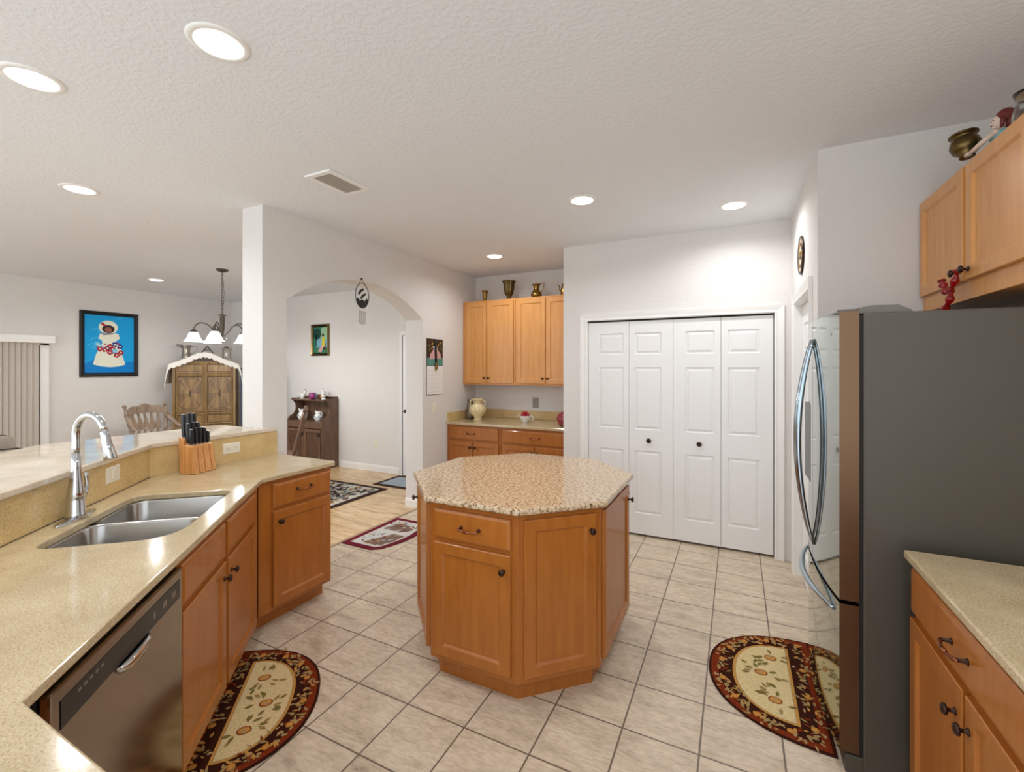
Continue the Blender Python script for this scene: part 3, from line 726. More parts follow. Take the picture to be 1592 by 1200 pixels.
# wall plates
def plate(name, label, T_loc, rz, w_, h, mt='plate', kind='outlet', cat='outlet'):
    t = thing(name, label, cat, T_loc, rz)
    b = MB().m(mt); b.rects(-w_/2, w_/2, -h/2, h/2, [(0, .001), (.003, -.003), (.006, -.004)], back=.0); b.build('cover', parent=t)
    if kind == 'outlet':
        for s_ in (-1, 1):
            cx, cz = (s_*w_*.22, 0) if w_ > h else (0, s_*h*.2)
            b = MB().m(mt); b.rects(cx-.016, cx+.016, cz-.014, cz+.014, [(0, -.003), (.002, -.006)], back=.0); o = b.build('receptacle', parent=t)
            b = MB().m('dark')
            for dx in (-.006, .006): b.box(cx+dx-.001, cx+dx+.001, -.0066, -.006, cz-.001, cz+.007)
            b.box(cx-.002, cx+.002, -.0066, -.006, cz-.010, cz-.006); b.build('slot', parent=o)
    else:
        b = MB().m(mt); b.rects(-.016, .016, -h*.28, h*.28, [(0, -.003), (.001, -.007), (.006, -.008)], back=.0); b.build('rocker', parent=t)
    return t
plate('wall_outlet', 'ivory horizontal outlet on the backsplash behind the knife block', (-3.0805, 1.90, 1.01), R(90), .118, .072)
plate('light_switch', 'ivory light switch on the backsplash right of faucet', (*un(2.752, -1.3325), 1.018), RU, .118, .082, kind='switch', cat='switch')
plate('wall_outlet', 'grey metal outlet on the wall above the niche counter', (-2.235, 5.1495, 1.12), 0, .085, .13, 'plate_grey')
plate('light_switch', 'white light switch on the wall under the calendar', (-3.0995, 4.233, 1.09), R(90), .08, .125, kind='switch', cat='switch')
plate('wall_outlet', 'white outlet low on the far wall right of the hutch', (-4.85, 5.1495, .40), 0, .085, .125)

# ---------------------------------------------------------------- niche objects
ZT = 2.386
def vessel(name, label, cat, loc, prof, mt, handle=None, spout=None, group=None, n=28, flute=0, nf=0):
    t = thing(name, label, cat, loc, 0, group)
    inner = [(max(.004, r-.003), h) for r, h in reversed(prof)][:3]
    b = MB().m(mt); b.lathe(prof+[(max(.003, prof[-1][0]-.003), prof[-1][1]), (max(.003, prof[-2][0]-.004), prof[-2][1])], n=n, flute=flute, nf=nf); b.build('body', parent=t)
    if handle: b = MB().m(mt); b.tube(handle, .005, 8); b.build('handle', parent=t)
    if spout: b = MB().m(mt); b.tube(spout[0], spout[1], 10); b.build('spout', parent=t)
    return t
vessel('brass_vase', 'small flared brass vase, leftmost on top of the niche cabinets', 'vase', (-2.835, 4.93, ZT), [(.028, 0), (.030, .005), (.022, .012), (.026, .05), (.030, .085), (.034, .115), (.045, .135), (.046, .138)], 'brass')
vessel('brass_vase', 'tall fluted dark brass vase on top of the niche cabinets', 'vase', (-2.495, 4.93, ZT), [(.045, 0), (.046, .008), (.026, .02), (.024, .035), (.05, .07), (.062, .13), (.066, .19), (.082, .225), (.084, .23)], 'brass_dark', flute=.05, nf=10, n=60)
vessel('brass_pitcher', 'round-bellied brass pitcher with loop handle on top of the niche cabinets', 'pitcher', (-2.13, 4.93, ZT), [(.045, 0), (.05, .006), (.068, .03), (.062, .055), (.040, .085), (.030, .11), (.036, .14), (.052, .158), (.054, .16)], 'brass',
       handle=[(.045, 0, .155), (.085, 0, .175), (.10, 0, .155), (.092, 0, .11), (.07, 0, .07), (.058, 0, .06)])
vessel('brass_teapot', 'slender brass coffee pot half hidden behind pantry wall corner', 'pitcher', (-1.775, 4.93, ZT), [(.045, 0), (.046, .006), (.05, .03), (.044, .07), (.034, .12), (.030, .135), (.008, .15), (.006, .165)], 'brass',
       spout=([(-.035, 0, .05), (-.065, 0, .08), (-.06, 0, .11), (-.08, 0, .13)], [.012, .009, .007, .006]))
t = vessel('ceramic_urn', 'cream fluted ceramic urn on the niche counter', 'vase', (-2.82, 4.73, .916), [(.055, 0), (.056, .01), (.038, .025), (.045, .04), (.085, .085), (.100, .135), (.088, .175), (.052, .20), (.045, .215), (.06, .245), (.075, .255), (.076, .26)], 'cream', flute=.035, nf=14, n=84)
for s_ in (-1, 1):
    b = MB().m('cream'); b.tube([(s_*.055, 0, .245), (s_*.10, 0, .235), (s_*.105, 0, .20), (s_*.085, 0, .17)], .007, 8); b.build('handle', parent=t)
vessel('silver_pitcher', 'silver pitcher behind the cream urn', 'pitcher', (-2.985, 4.83, .916), [(.05, 0), (.055, .02), (.07, .08), (.05, .16), (.04, .2), (.05, .24)], 'pewter', handle=[(.0, -.048, .22), (.01, -.10, .2), (.01, -.11, .14), (0, -.07, .09)])
t = vessel('creamer_bowl', 'white handled ceramic bowl holding red strawberries on the niche counter', 'bowl', (-2.215, 4.80, .916), [(.035, 0), (.036, .006), (.055, .03), (.072, .055), (.080, .075), (.081, .078)], 'white_cer',
       handle=[(.07, 0, .07), (.105, 0, .068), (.10, 0, .035), (.055, 0, .025)])
for i, (x, y, z) in enumerate(((-.035, -.02, .085), (.0, -.035, .088), (.035, -.012, .085), (-.015, .03, .088), (.022, .032, .086), (-.022, 0, .112), (.012, -.004, .114))):
    o = thing('strawberry', 'red strawberry in the white bowl on the niche counter', 'fruit', (-2.215+x, 4.80+y, .916+z), 0, 'strawberries in the white bowl')
    b = MB().m('berry'); b.lathe([(.003, -.022), (.012, -.014), (.018, 0), (.017, .008), (.008, .014)], n=12); b.build('flesh', parent=o)
vessel('red_vase', 'round glossy red vase at the right end of the niche counter', 'vase', (-1.70, 4.69, .916), [(.035, 0), (.06, .02), (.078, .06), (.078, .09), (.055, .13), (.028, .145), (.024, .15), (.027, .155)], 'red_glaze')

# plate on door wall
t = thing('wall_plate', 'round dark-rimmed decorative plate hung above the white door', 'plate', (.396, 3.60, 2.317), R(-90))
b = MB().m('bronze'); b.lathe([(.128, 0), (.13, -.008), (.122, -.014), (.11, -.008)], n=36, axis='y'); b.build('rim', parent=t)
b = MB().m('cream'); b.lathe([(.112, -.0085), (.06, -.0095), (.001, -.0096)], n=36, axis='y', caps=(False, False)); o = b.build('face', parent=t)
b = MB()
for i in range(14):
    a = i*2*math.pi/14; b.m('bronze' if i % 2 else 'rug_orange'); b.ball((.075*math.cos(a), -.010, .075*math.sin(a)), .014, 8, 5, (1, .1, 1))
b.m('rug_olive'); b.ball((0, -.010, 0), .035, 10, 5, (1, .08, 1)); b.build('painted_flowers', parent=t)

# items on top of the right cabinet
t = thing('brass_pot', 'small dark brass pot held by the figurine on the fridge cabinet', 'pot', (.868, 2.547, ZT+.055)); t.rotation_euler = (R(-8), 0, R(38))
b = MB().m('brass_dark'); b.lathe([(.024, 0), (.027, .004), (.022, .010), (.043, .028), (.051, .052), (.046, .075), (.034, .086), (.040, .096), (.048, .099), (.048, .104), (.038, .105), (.030, .088), (.042, .055)], n=32); b.build('body', parent=t)
t = thing('lady_figurine', 'ceramic figurine of a red-haired lady in pale blue dress on the fridge cabinet', 'figurine', (.940, 2.455, ZT), R(38))
b = MB().m('blue_dress')
b.lathe([(.060, 0), (.064, .010), (.055, .035), (.034, .055), (.030, .062), (.038, .085), (.040, .098), (.026, .108), (.012, .112)], n=24)
b.lathe([(.030, .0), (.034, .012), (.028, .036), (.012, .050)], (0, .062, 0), 16); b.build('dress', parent=t)
HT = Matrix.Rotation(R(45), 4, 'Z')
b = MB(HT).m('skin'); b.lathe([(.011, .106), (.010, .125)], n=12); b.ball((0, .004, .146), .027, 16, 10, (.85, 1.0, 1.15))
b.ball((0, .031, .143), .0055, 8, 5, (.7, 1, 1)); b.ball((0, .023, .126), .009, 8, 5, (1, .8, .8))
b.T = Matrix()
for s_ in (-1, 1):
    b.ball((s_*.038, 0, .098), .012); b.tube([(s_*.038, 0, .098), (s_*.055, .032, .070), (s_*.048, .075, .050)], [.011, .010, .008], 10)
    b.tube([(s_*.048, .075, .050), (s_*.038, .095, .052)], [.008, .009], 8)
    for j in range(5): b.tube([(s_*.038, .093+(j-2)*.0038, .052), (s_*.024, .100+(j-2)*.0048, .050), (s_*(.010+.002*abs(j-2)), .102+(j-2)*.005, .051)], [.003, .0026, .0022], 6)
body = b.build('skin', parent=t)
b = MB(HT).m('red_hair'); b.ball((0, -.009, .160), .033, 16, 10, (1.0, .95, 1.0)); b.ball((0, -.020, .138), .027, 14, 8, (1.1, .8, 1.1)); b.ball((0, -.046, .158), .016, 10, 7)
for s_ in (-1, 1): b.tube([(s_*.025, .004, .153), (s_*.028, .006, .135), (s_*.025, .01, .112)], [.009, .009, .004], 8)
b.build('hair', parent=t)
b = MB(HT).m('outline')
for s_ in (-1, 1): b.ball((s_*.010, .0285, .151), .0032, 8, 5, (1.3, .5, .8))
b.build('eyes', parent=t)
b = MB(HT).m('red_glaze'); b.ball((0, .0315, .1325), .0036, 8, 5, (1.3, .5, .6)); b.build('lips', parent=t)
t = thing('glass_vase', 'clear glass vase at the right edge on the fridge cabinet', 'vase', (.95, 2.29, ZT))
b = MB().m('glass'); b.lathe([(.038, 0), (.040, .005), (.05, .045), (.046, .10), (.035, .14), (.046, .17), (.043, .17), (.032, .14), (.043, .10), (.046, .045), (.03, .008)], n=28); b.build('body', parent=t)
# red glass ornament hanging from knob: knob world position
t = thing('glass_ornament', 'twisted red glass ornament hanging from the knob over the fridge', 'ornament', (.80, 2.43, 1.95))
pts = [(.0, .0, .005), (-.004, .012, -.03), (-.008, .03, -.065), (-.012, .055, -.08), (-.012, .085, -.07), (-.012, .105, -.045), (-.012, .12, -.02)]
def smooth(pts, k=3):
    P = [Vector(p) for p in pts]
    for _ in range(k):
        Q = [P[0]]
        for a, c in zip(P, P[1:]): Q += [a*.75+c*.25, a*.25+c*.75]
        Q.append(P[-1]); P = Q
    return P
P = smooth(pts, 2); b = MB().m('redglass'); b.tube(P, [.0115+.005*math.sin(i*1.2) for i in range(len(P))], 10)
P = smooth([(-.010, .045, -.075), (-.012, .03, -.105), (-.016, .06, -.135), (-.02, .085, -.165), (-.02, .07, -.175)], 2); b.tube(P, [.0125+.004*math.sin(i*1.3) for i in range(len(P))], 10)
b.build('body', parent=t)
b = MB().m('outline'); b.tube([(.004, .0, -.006), (0, 0, .004), (-.006, 0, -.006)], .002, 6); b.build('hook', parent=t)

# ---------------------------------------------------------------- calendar, suncatcher
t = thing('wall_calendar', 'wall calendar with a colourful photo above a white date grid', 'calendar', (-3.0995, 4.236, 0), R(90))
b = MB(); b.m('outline').box(-.153, .153, -.003, -.0005, 1.245, 1.885)
b.m('white'); b.box(-.15, .15, -.006, -.003, 1.25, 1.575); b.build('page', parent=t)
flat('cal_teal', (92, 140, 128)); flat('cal_pink', (206, 160, 156)); flat('cal_green', (88, 112, 60)); flat('cal_brown', (74, 50, 36)); flat('cal_line', (176, 172, 172))
b = MB(); 
def pq(b, mt, x0, x1, z0, z1, y): b.m(mt); b.f([b.v((x0, y, z0)), b.v((x1, y, z0)), b.v((x1, y, z1)), b.v((x0, y, z1))])
pq(b, 'cal_brown', -.15, .15, 1.58, 1.88, -.0062)
for i in range(60): b.m(rnd.choice(['cal_green', 'cal_green', 'rug_gold', 'cal_brown'])); b.ball((rnd.uniform(-.14, .14), -.0062, rnd.uniform(1.76, 1.87)), rnd.uniform(.008, .016), 7, 4, (1, .02, 1))
pq(b, 'cal_teal', -.15, .15, 1.58, 1.67, -.0066)
b.m('cal_pink'); b.f([b.v((x, -.0070, z)) for x, z in ((-.11, 1.65), (.12, 1.66), (.10, 1.72), (.05, 1.76), (.03, 1.81), (-.01, 1.82), (-.03, 1.77), (-.09, 1.71))])
b.m('white_cer'); b.ball((-.02, -.0072, 1.79), .022, 8, 4, (1, .02, 1)); b.build('photo', parent=t, norm=False)
b = MB()
for i in range(8): pq(b, 'cal_line', -.13+i*.037, -.1285+i*.037, 1.28, 1.52, -.0063)
for i in range(6): pq(b, 'cal_line', -.13, .13, 1.28+i*.048, 1.2815+i*.048, -.0064)
b.build('date_grid', parent=t, norm=False)
t = thing('hanging_strap', 'dark strap with a brass fob hanging over the wall calendar', 'strap', (-3.085, 4.236, 0), R(90))
b = MB().m('black'); b.tube([(-.006, 0, 1.87), (-.004, -.004, 1.75), (.004, -.004, 1.62)], .012, 8); b.build('strap', parent=t)
b = MB().m('brass'); b.ball((.006, -.006, 1.57), .024, 10, 8, (.8, .4, 2.0)); b.build('fob', parent=t)

t = thing('suncatcher', 'round dolphin suncatcher with metal chimes hanging in the arch', 'suncatcher', (-3.083, 3.10, 2.22), R(90))
b = MB().m('outline'); b.tube([(.082*math.cos(a), 0, .115*math.sin(a)) for a in [i*2*math.pi/36 for i in range(37)]], .0035, 6)
b.tube([(-.05, 0, .09), (0, .006, .155), (.05, 0, .09)], .002, 6); b.lathe([(.008, .012), (.008, 0)], (0, 0, .155), 10, 'y')
b.loops([[(x, y, z) for x, z in [(-.074, -.045), (-.05, -.025), (-.03, -.05), (0, -.035), (.03, -.05), (.055, -.02), (.076, -.04), (.05, -.095), (0, -.113), (-.05, -.095)]] for y in (-.003, .003)])
for cx, cz, sg in ((-.012, .035, 1), (.016, -.005, 1)):
    D_ = [(-.04, -.03), (-.03, -.005), (-.01, .018), (.012, .026), (.02, .036), (.022, .024), (.04, .016), (.026, .012), (.006, .002), (-.012, -.016), (-.022, -.03), (-.034, -.024)]
    b.loops([[(cx+x, y, cz+z) for x, z in D_] for y in (-.003, .003)])
b.build('hoop', parent=t)
for i in range(4): b = MB().m('pewter'); x = -.036+i*.024; b.tube([(x, 0, -.108), (x, 0, -.13)], .0008, 4); b.tube([(x, 0, -.14), (x, 0, -.27+abs(i-1.5)*.008)], .003, 8); b.build('chime', parent=t)

# ---------------------------------------------------------------- pictures
def frame(t, w_, h, fw, mt, depth=.03):
    b = MB().m(mt)
    rr = [[(-(w_/2-i), d, -(h/2-i)), ((w_/2-i), d, -(h/2-i)), ((w_/2-i), d, (h/2-i)), (-(w_/2-i), d, (h/2-i))] for i, d in ((0, -.001), (0, -depth*.6), (fw*.3, -depth), (fw*.7, -depth*.6), (fw*.8, -depth*.75), (fw, -depth*.4), (fw, -.001))]
    b.loops(rr+[rr[0]], caps=(False, False)); b.build('frame', parent=t, norm=True)
t = thing('framed_painting', 'bright blue painting of a girl in white dress with flowers, black frame', 'painting', (-8.348, 3.34, 1.902), R(90))
frame(t, .70, .955, .055, 'outline')
flat('pt_blue', (24, 162, 226), .5); flat('pt_blue2', (90, 196, 238), .5); flat('pt_blue3', (12, 128, 206), .5); flat('pt_white', (232, 232, 214), .5); flat('pt_skin', (150, 96, 80), .5); flat('pt_hair', (44, 26, 30), .5); flat('pt_red', (170, 30, 50), .5); flat('pt_navy', (40, 60, 140), .5); flat('pt_grey', (140, 130, 150), .5)
b = MB(); pq(b, 'pt_blue', -.30, .30, -.425, .425, -.004)
def pp(mt, pts, y): b.m(mt); b.f([b.v((x, y, z)) for x, z in pts])
pp('pt_blue3', [(-.30, -.30), (-.15, -.20), (.1, -.28), (.3, -.25), (.3, -.425), (-.3, -.425)], -.0045)
for i in range(16):
    x, z = rnd.uniform(-.28, .2), rnd.uniform(-.2, .38); l = rnd.uniform(.03, .1); pp('pt_blue2', [(x, z), (x+l, z+l*.6), (x+l, z+l*.6+.006), (x, z+.012)], -.0047-i*.00002)
pp('pt_white', [(-.20, -.30), (-.16, -.14), (-.10, -.02), (.08, -.02), (.14, -.14), (.19, -.30), (.10, -.33), (0, -.34), (-.1, -.33)], -.0052)
pp('pt_white', [(-.08, -.03), (-.10, .06), (-.14, .08), (-.12, .15), (-.05, .17), (.05, .17), (.10, .16), (.12, .09), (.08, .06), (.06, -.03)], -.0054)
pp('pt_white', [(x*.115-.02, z*.10+.25) for x, z in ell(0, 0, 1, 1, 20)], -.0056)
pp('pt_hair', [(x*.075-.02, z*.06+.225) for x, z in ell(0, 0, 1, 1, 18)], -.0058)
pp('pt_skin', [(x*.045-.02, z*.04+.215) for x, z in ell(0, 0, 1, 1, 16)], -.0060)
pp('pt_grey', [(-.10, .16), (-.08, .13), (.04, .15), (.05, .17)], -.0061)
for i in range(3): pp('pt_red', [(x*.018-.09+.01*i, z*.018+.30-.01*i) for x, z in ell(0, 0, 1, 1, 10)], -.0062-i*.0001)
fl = [(-.13, -.02), (-.09, -.03), (-.03, -.06), (.03, -.07), (.09, -.01), (-.15, .0), (-.12, -.07), (-.06, 0), (-.06, -.08), (0, -.03), (.06, 0), (.1, -.06), (.13, -.12), (.05, -.10), (.12, .0-.03), (.08, -.16), (-.0, -.12)]
for i, (x0, z0) in enumerate(fl):
    c1 = ['pt_red', 'pt_white', 'pt_navy', 'pt_blue2'][(i*3) % 4] if i % 3 else 'pt_red'
    for k in range(5):
        a = k*2*math.pi/5+i; pp(c1, [(x0+.025*math.cos(a)+.016*math.cos(q_), z0+.025*math.sin(a)+.016*math.sin(q_)) for q_ in [j*math.pi/4 for j in range(8)]], -.0064-i*.00005)
    pp('pt_white' if c1 != 'pt_white' else 'pt_red', [(x0+.012*x, z0+.012*z) for x, z in ell(0, 0, 1, 1, 8)], -.0072)
b.build('canvas', parent=t, norm=False)
t = thing('framed_painting', 'small green painting of a seated figure in yellow, on the far wall beyond the arch', 'painting', (-6.02, 5.148, 2.0), 0)
frame(t, .41, .51, .045, 'brass_dark')
flat('pg_green', (54, 116, 90), .5); flat('pg_dark', (28, 70, 60), .5); flat('pg_light', (150, 190, 150), .5); flat('pg_yellow', (214, 196, 60), .5); flat('pg_blue', (120, 170, 190), .5)
b = MB(); pq(b, 'pg_green', -.165, .165, -.215, .215, -.004)
pp('pg_blue', [(-.1, -.12), (.16, -.12), (.16, .05), (-.08, .02)], -.0045); pp('pg_light', [(.0, .03), (.16, .0), (.16, .21), (.02, .2)], -.0046)
pp('pg_dark', [(x*.10-.08, z*.09+.10) for x, z in ell(0, 0, 1, 1, 16)], -.005); pp('pg_dark', [(-.12, -.1), (-.09, -.1), (-.08, .1), (-.10, .1)], -.005)
pp('pg_yellow', [(.03, -.10), (.10, -.10), (.095, .03), (.06, .06), (.035, .02)], -.0052); pp('pt_hair', [(x*.025+.06, z*.028+.08) for x, z in ell(0, 0, 1, 1, 12)], -.0054)
pp('cal_pink', [(-.06, -.18), (.02, -.20), (.08, -.10), (.03, -.08)], -.0053); pp('cal_brown', [(.04, -.16), (.12, -.16), (.12, -.05), (.10, -.05), (.10, -.11), (.04, -.12)], -.0051)
b.build('canvas', parent=t, norm=False)

# ---------------------------------------------------------------- hutch on the far wall
t = thing('hutch', 'dark brown wooden hutch with louvred doors on the far wall beyond the arch', 'hutch', (-6.40, 4.83, 0))
HW = .785; HD = .315; HH = 1.07
sp = [(0, .05), (.03, 0), (HD, 0), (HD, HH), (.06, HH), (.10, HH-.04), (.145, HH-.10), (.15, HH-.17), (.11, HH-.25), (.03, HH-.29), (0, HH-.33)]
for x in (0, HW-.02):
    b = MB().m('dark_wood'); b.loops([[(x, y, z) for y, z in sp], [(x+.02, y, z) for y, z in sp]]); b.build('side_panel', parent=t)
MB().m('dark_wood').box(.02, HW-.02, HD-.012, HD, .04, HH+.0).build('back_panel', parent=t)
b = MB().m('dark_wood'); pr = [(.02, HH), (.02, HH+.03), (.2, HH+.02), (.3, HH+.045), (.39, HH+.05), (.48, HH+.045), (.58, HH+.02), (HW-.02, HH+.03), (HW-.02, HH)]
b.loops([[(x, HD-.014, z) for x, z in pr], [(x, HD-.001, z) for x, z in pr]]); b.build('crest', parent=t)
MB().m('dark_wood').box(.02, HW-.02, .06, HD-.012, HH-.03, HH-.012).build('shelf', parent=t)
MB().m('dark_wood').box(.02, HW-.02, .0, HD-.012, .70, .72).build('counter_shelf', parent=t)
MB().m('dark_wood').box(.02, HW-.02, .004, .02, .62, .70).build('apron', parent=t)
MB().m('dark_wood').box(.02, HW-.02, .004, .02, .05, .09).build('bottom_rail', parent=t)
for i in range(2):
    x0 = .03+i*.365; x1 = x0+.355
    b = MB().m('dark_wood'); b.box(x0, x0+.045, -.006, .012, .095, .61).box(x1-.045, x1, -.006, .012, .095, .61).box(x0+.045, x1-.045, -.006, .012, .56, .61).box(x0+.045, x1-.045, -.006, .012, .095, .14)
    z = .15
    while z < .555: b.loops([[(x, y, z+dz_) for y, dz_ in ((-.003, 0), (.009, .012), (.010, .009), (-.002, -.003))] for x in (x0+.045, x1-.045)]); z += .018
    d = b.build('louvre_door', parent=t)
    b = MB().m('black'); b.box(x1-.05, x1-.01, -.012, -.006, .50, .56); b.ball((x1-.03, -.016, .53), .009); b.build('latch', parent=d)
def jug(label, loc, s=1.0, rz=0):
    t = thing('ceramic_jug', label, 'jug', loc, rz)
    b = MB().m('white_cer'); b.lathe([(.04*s, 0), (.045*s, .005*s), (.062*s, .04*s), (.060*s, .075*s), (.042*s, .105*s), (.040*s, .12*s), (.052*s, .145*s), (.048*s, .145*s), (.036*s, .12*s)], n=24)
    b.tube([(-.045*s, 0, .138*s), (-.062*s, 0, .148*s), (-.075*s, 0, .155*s)], [.014*s, .010*s, .004*s], 8); b.build('body', parent=t)
    b = MB().m('white_cer'); b.tube([(.045*s, 0, .135*s), (.085*s, 0, .13*s), (.085*s, 0, .08*s), (.058*s, 0, .045*s)], .007*s, 8); b.build('handle', parent=t)
    b = MB().m('blue_cer')
    for i in range(7):
        a = -1.57+(i-3)*.45; b.ball((.061*s*math.cos(a), .061*s*math.sin(a), (.05+.018*(i % 2))*s), .010*s, 7, 5)
    b.build('painted_flowers', parent=t)
jug('blue and white ceramic jug at the left on the hutch shelf', (-6.24, 4.98, .721), 1.15)
jug('white ceramic jug with blue flowers at the right on the hutch shelf', (-5.90, 5.0, .721), 1.0)
def rooster(label, loc, s, rz):
    t = thing('rooster_figurine', label, 'figurine', loc, rz)
    b = MB().m('white_cer'); b.lathe([(.028*s, 0), (.03*s, .01*s), (.02*s, .02*s)], n=14); b.ball((0, 0, .05*s), .036*s, 14, 9, (1.35, .9, 1)); b.tube([(.025*s, 0, .06*s), (.045*s, 0, .09*s), (.05*s, 0, .115*s)], [.024*s, .017*s, .014*s], 10)
    b.ball((.052*s, 0, .12*s), .017*s, 10, 7); b.tube([(-.03*s, 0, .055*s), (-.06*s, 0, .09*s), (-.065*s, 0, .115*s), (-.08*s, 0, .11*s)], [.02*s, .016*s, .010*s, .004*s], 8, sy=.5); b.build('body', parent=t)
    b = MB().m('red_glaze'); b.tube([(.038*s, 0, .136*s), (.05*s, 0, .145*s), (.062*s, 0, .134*s)], [.004*s, .008*s, .004*s], 8, sy=.6); b.ball((.062*s, 0, .105*s), .007*s, 8, 5, (.7, .7, 1.2)); b.build('comb', parent=t)
    b = MB().m('brass'); b.tube([(.066*s, 0, .12*s), (.078*s, 0, .117*s)], [.005*s, .001], 6); b.build('beak', parent=t)
rooster('white rooster figurine at the left on top of the hutch', (-6.24, 4.98, HH-.011), 1.0, .3)
rooster('white and red rooster figurine at the right on top of the hutch', (-5.76, 4.98, HH-.011), 1.15, 2.6)
t = thing('purple_mug', 'round purple glazed mug on top of the hutch', 'mug', (-5.98, 4.96, HH-.011)); b = MB().m('purple_cer'); b.lathe([(.035, 0), (.055, .02), (.062, .05), (.052, .085), (.055, .1), (.05, .1), (.047, .085)], n=24); b.build('body', parent=t)
b = MB().m('blue_cer'); b.tube([(.05, 0, .09), (.09, 0, .085), (.085, 0, .04), (.055, 0, .025)], .007, 8); b.build('handle', parent=t)
t = thing('amber_bowl', 'small amber dish beside the purple mug on the hutch', 'bowl', (-5.86, 5.05, HH-.011)); b = MB().m('rug_orange'); b.lathe([(.02, 0), (.045, .03), (.05, .055), (.046, .055), (.03, .02)], n=20); b.build('body', parent=t)

# ---------------------------------------------------------------- dining furniture
def turned(b, p0, p1, r):
    p0, p1 = Vector(p0), Vector(p1); ks = [0, .06, .12, .18, .26, .40, .5, .6, .72, .8, .86, .92, 1]; rs = [.7, .9, 1.25, .75, .9, 1.15, .85, 1.1, .9, .75, 1.25, .85, .8]
    b.tube([p0+(p1-p0)*k for k in ks], [r*q_ for q_ in rs], 12)
def chair(label, loc, rz, arms=True, cw='chair_wood'):
    """faces local -y"""
    t = thing('dining_chair', label, 'chair', loc, rz)
    MB().m(cw).loops([[(x*s_, y*s_, z) for x, y in rrect(-.25, .25, -.23, .22, .08, 5)] for s_, z in ((.96, .43), (1, .44), (1, .455), (.97, .465))]).build('seat', parent=t)
    for sx in (-1, 1):
        b = MB().m(cw); turned(b, (sx*.24, -.22, 0), (sx*.18, -.17, .435), .022); b.build('leg', parent=t)
        b = MB().m(cw); turned(b, (sx*.23, .24, 0), (sx*.18, .17, .435), .022); b.build('leg', parent=t)
        b = MB().m(cw); turned(b, (sx*.205, .17, .46), (sx*.255, .30, 1.0), .021); b.ball((sx*.258, .307, 1.025), .026, 12, 8); b.build('back_post', parent=t)
        if arms:
            b = MB().m(cw); turned(b, (sx*.25, -.14, .46), (sx*.285, -.19, .70), .019); b.ball((sx*.288, -.195, .745), .028, 12, 8, (1, 1, 1.3))
            for j in range(2): turned(b, (sx*.245, -.03+j*.10, .46), (sx*.28, 0+j*.10, .68+.03*j), .013)
            b.tube([(sx*.29, -.22, .705), (sx*.295, -.08, .705), (sx*.285, .06, .73), (sx*.262, .19, .83), (sx*.245, .27, .90)], [.03, .028, .03, .04, .04], 10, sy=.55); b.build('arm', parent=t)
    b = MB().m(cw); rg = []
    for i in range(17):
        k = -1+i/8; x = .255*k; y = .27+.045*(1-k*k); zt = .965+.075*(1-abs(k)**2.2)+.012*math.cos(k*9); zb = .90+.02*(1-k*k)
        rg.append([(x, y-.012, zb), (x, y+.012, zb), (x, y+.022, zt), (x, y-.002, zt)])
    b.loops(rg, sm=False); b.build('crest_rail', parent=t, bevel=.003)
    for i in range(5):
        k = -.66+i*.33; b = MB().m(cw); rg = []
        for j in range(9):
            q_ = j/8; wv = .013+.024*math.exp(-((q_-.62)/.16)**2)*1.0; x = .17*k+(.25*k-.17*k)*q_; y = .18+(.10+.045*(1-k*k))*q_; z = .455+.46*q_
            rg.append([(x-wv, y-.006, z), (x+wv, y-.006, z), (x+wv, y+.006, z), (x-wv, y+.006, z)])
        b.loops(rg); b.build('splat', parent=t)
    b = MB().m(cw); turned(b, (-.21, -.2, .2), (.21, -.2, .2), .014); turned(b, (-.22, -.2, .16), (-.21, .2, .16), .013); turned(b, (.22, -.2, .16), (.21, .2, .16), .013); b.build('stretcher', parent=t)
    return t
chair('grey-brown wooden armchair at the far end of the dining table', (-7.15, 3.42, 0), R(97))
chair('dark turned-post dining chair in front of the hutch beyond the arch', (-5.17, 3.78, 0), R(-40), arms=False, cw='dark_wood')
t = thing('dining_table', 'oval wooden dining table beyond the bar under the chandelier', 'table', (-6.05, 3.30, 0), 0)
flat('table_top', (120, 100, 84)); bsdf(M['table_top']).inputs['Roughness'].default_value = .08; bsdf(M['table_top']).inputs['Coat Weight'].default_value = 1
b = MB().m('table_top'); b.loops([[(x*s_, y*s_, z) for x, y in rrect(-.72, .72, -.50, .50, .3, 10)] for s_, z in ((.985, .725), (1, .735), (1, .75), (.99, .76))]); b.build('tabletop', parent=t)
MB().m('chair_wood').box(-.52, .52, -.32, .32, .64, .724).build('apron', parent=t, bevel=.004)
for sx in (-1, 1):
    for sy in (-1, 1): b = MB().m('chair_wood'); turned(b, (sx*.50, sy*.30, 0), (sx*.48, sy*.28, .64), .036); b.build('leg', parent=t)

# armoire
AR = math.atan2(.79, .61)   # local -y faces (.79,-.61): x axis = (.61,.79)
t = thing('armoire', 'carved oak armoire with peaked top in the dining corner', 'armoire', (-7.49, 4.20, 0), AR); t.scale.x = .86
W2 = .485
gable = [(-W2, 1.60), (-W2, 0.02), (W2, .02), (W2, 1.60), (.25, 1.69), (.1, 1.76), (0, 1.78), (-.1, 1.76), (-.25, 1.69)]
b = MB().m('oak'); b.loops([[(x, y, z) for x, z in gable] for y in (.0, .42)]); b.build('body', parent=t, bevel=.004)
b = MB().m('oak_dark'); b.loops([[(x, y, z) for x, z in [(-.2, 1.655), (.2, 1.655), (.1, 1.70), (0, 1.725), (-.1, 1.70)]] for y in (-.012, .0)]); b.build('carved_crest', parent=t)
for sx in (-1, 1): b = MB().m('oak'); b.box(sx*W2-.045 if sx > 0 else sx*W2, sx*W2 if sx > 0 else sx*W2+.045, -.02, -.0005, .02, 1.58); b.build('pilaster', parent=t, bevel=.006)
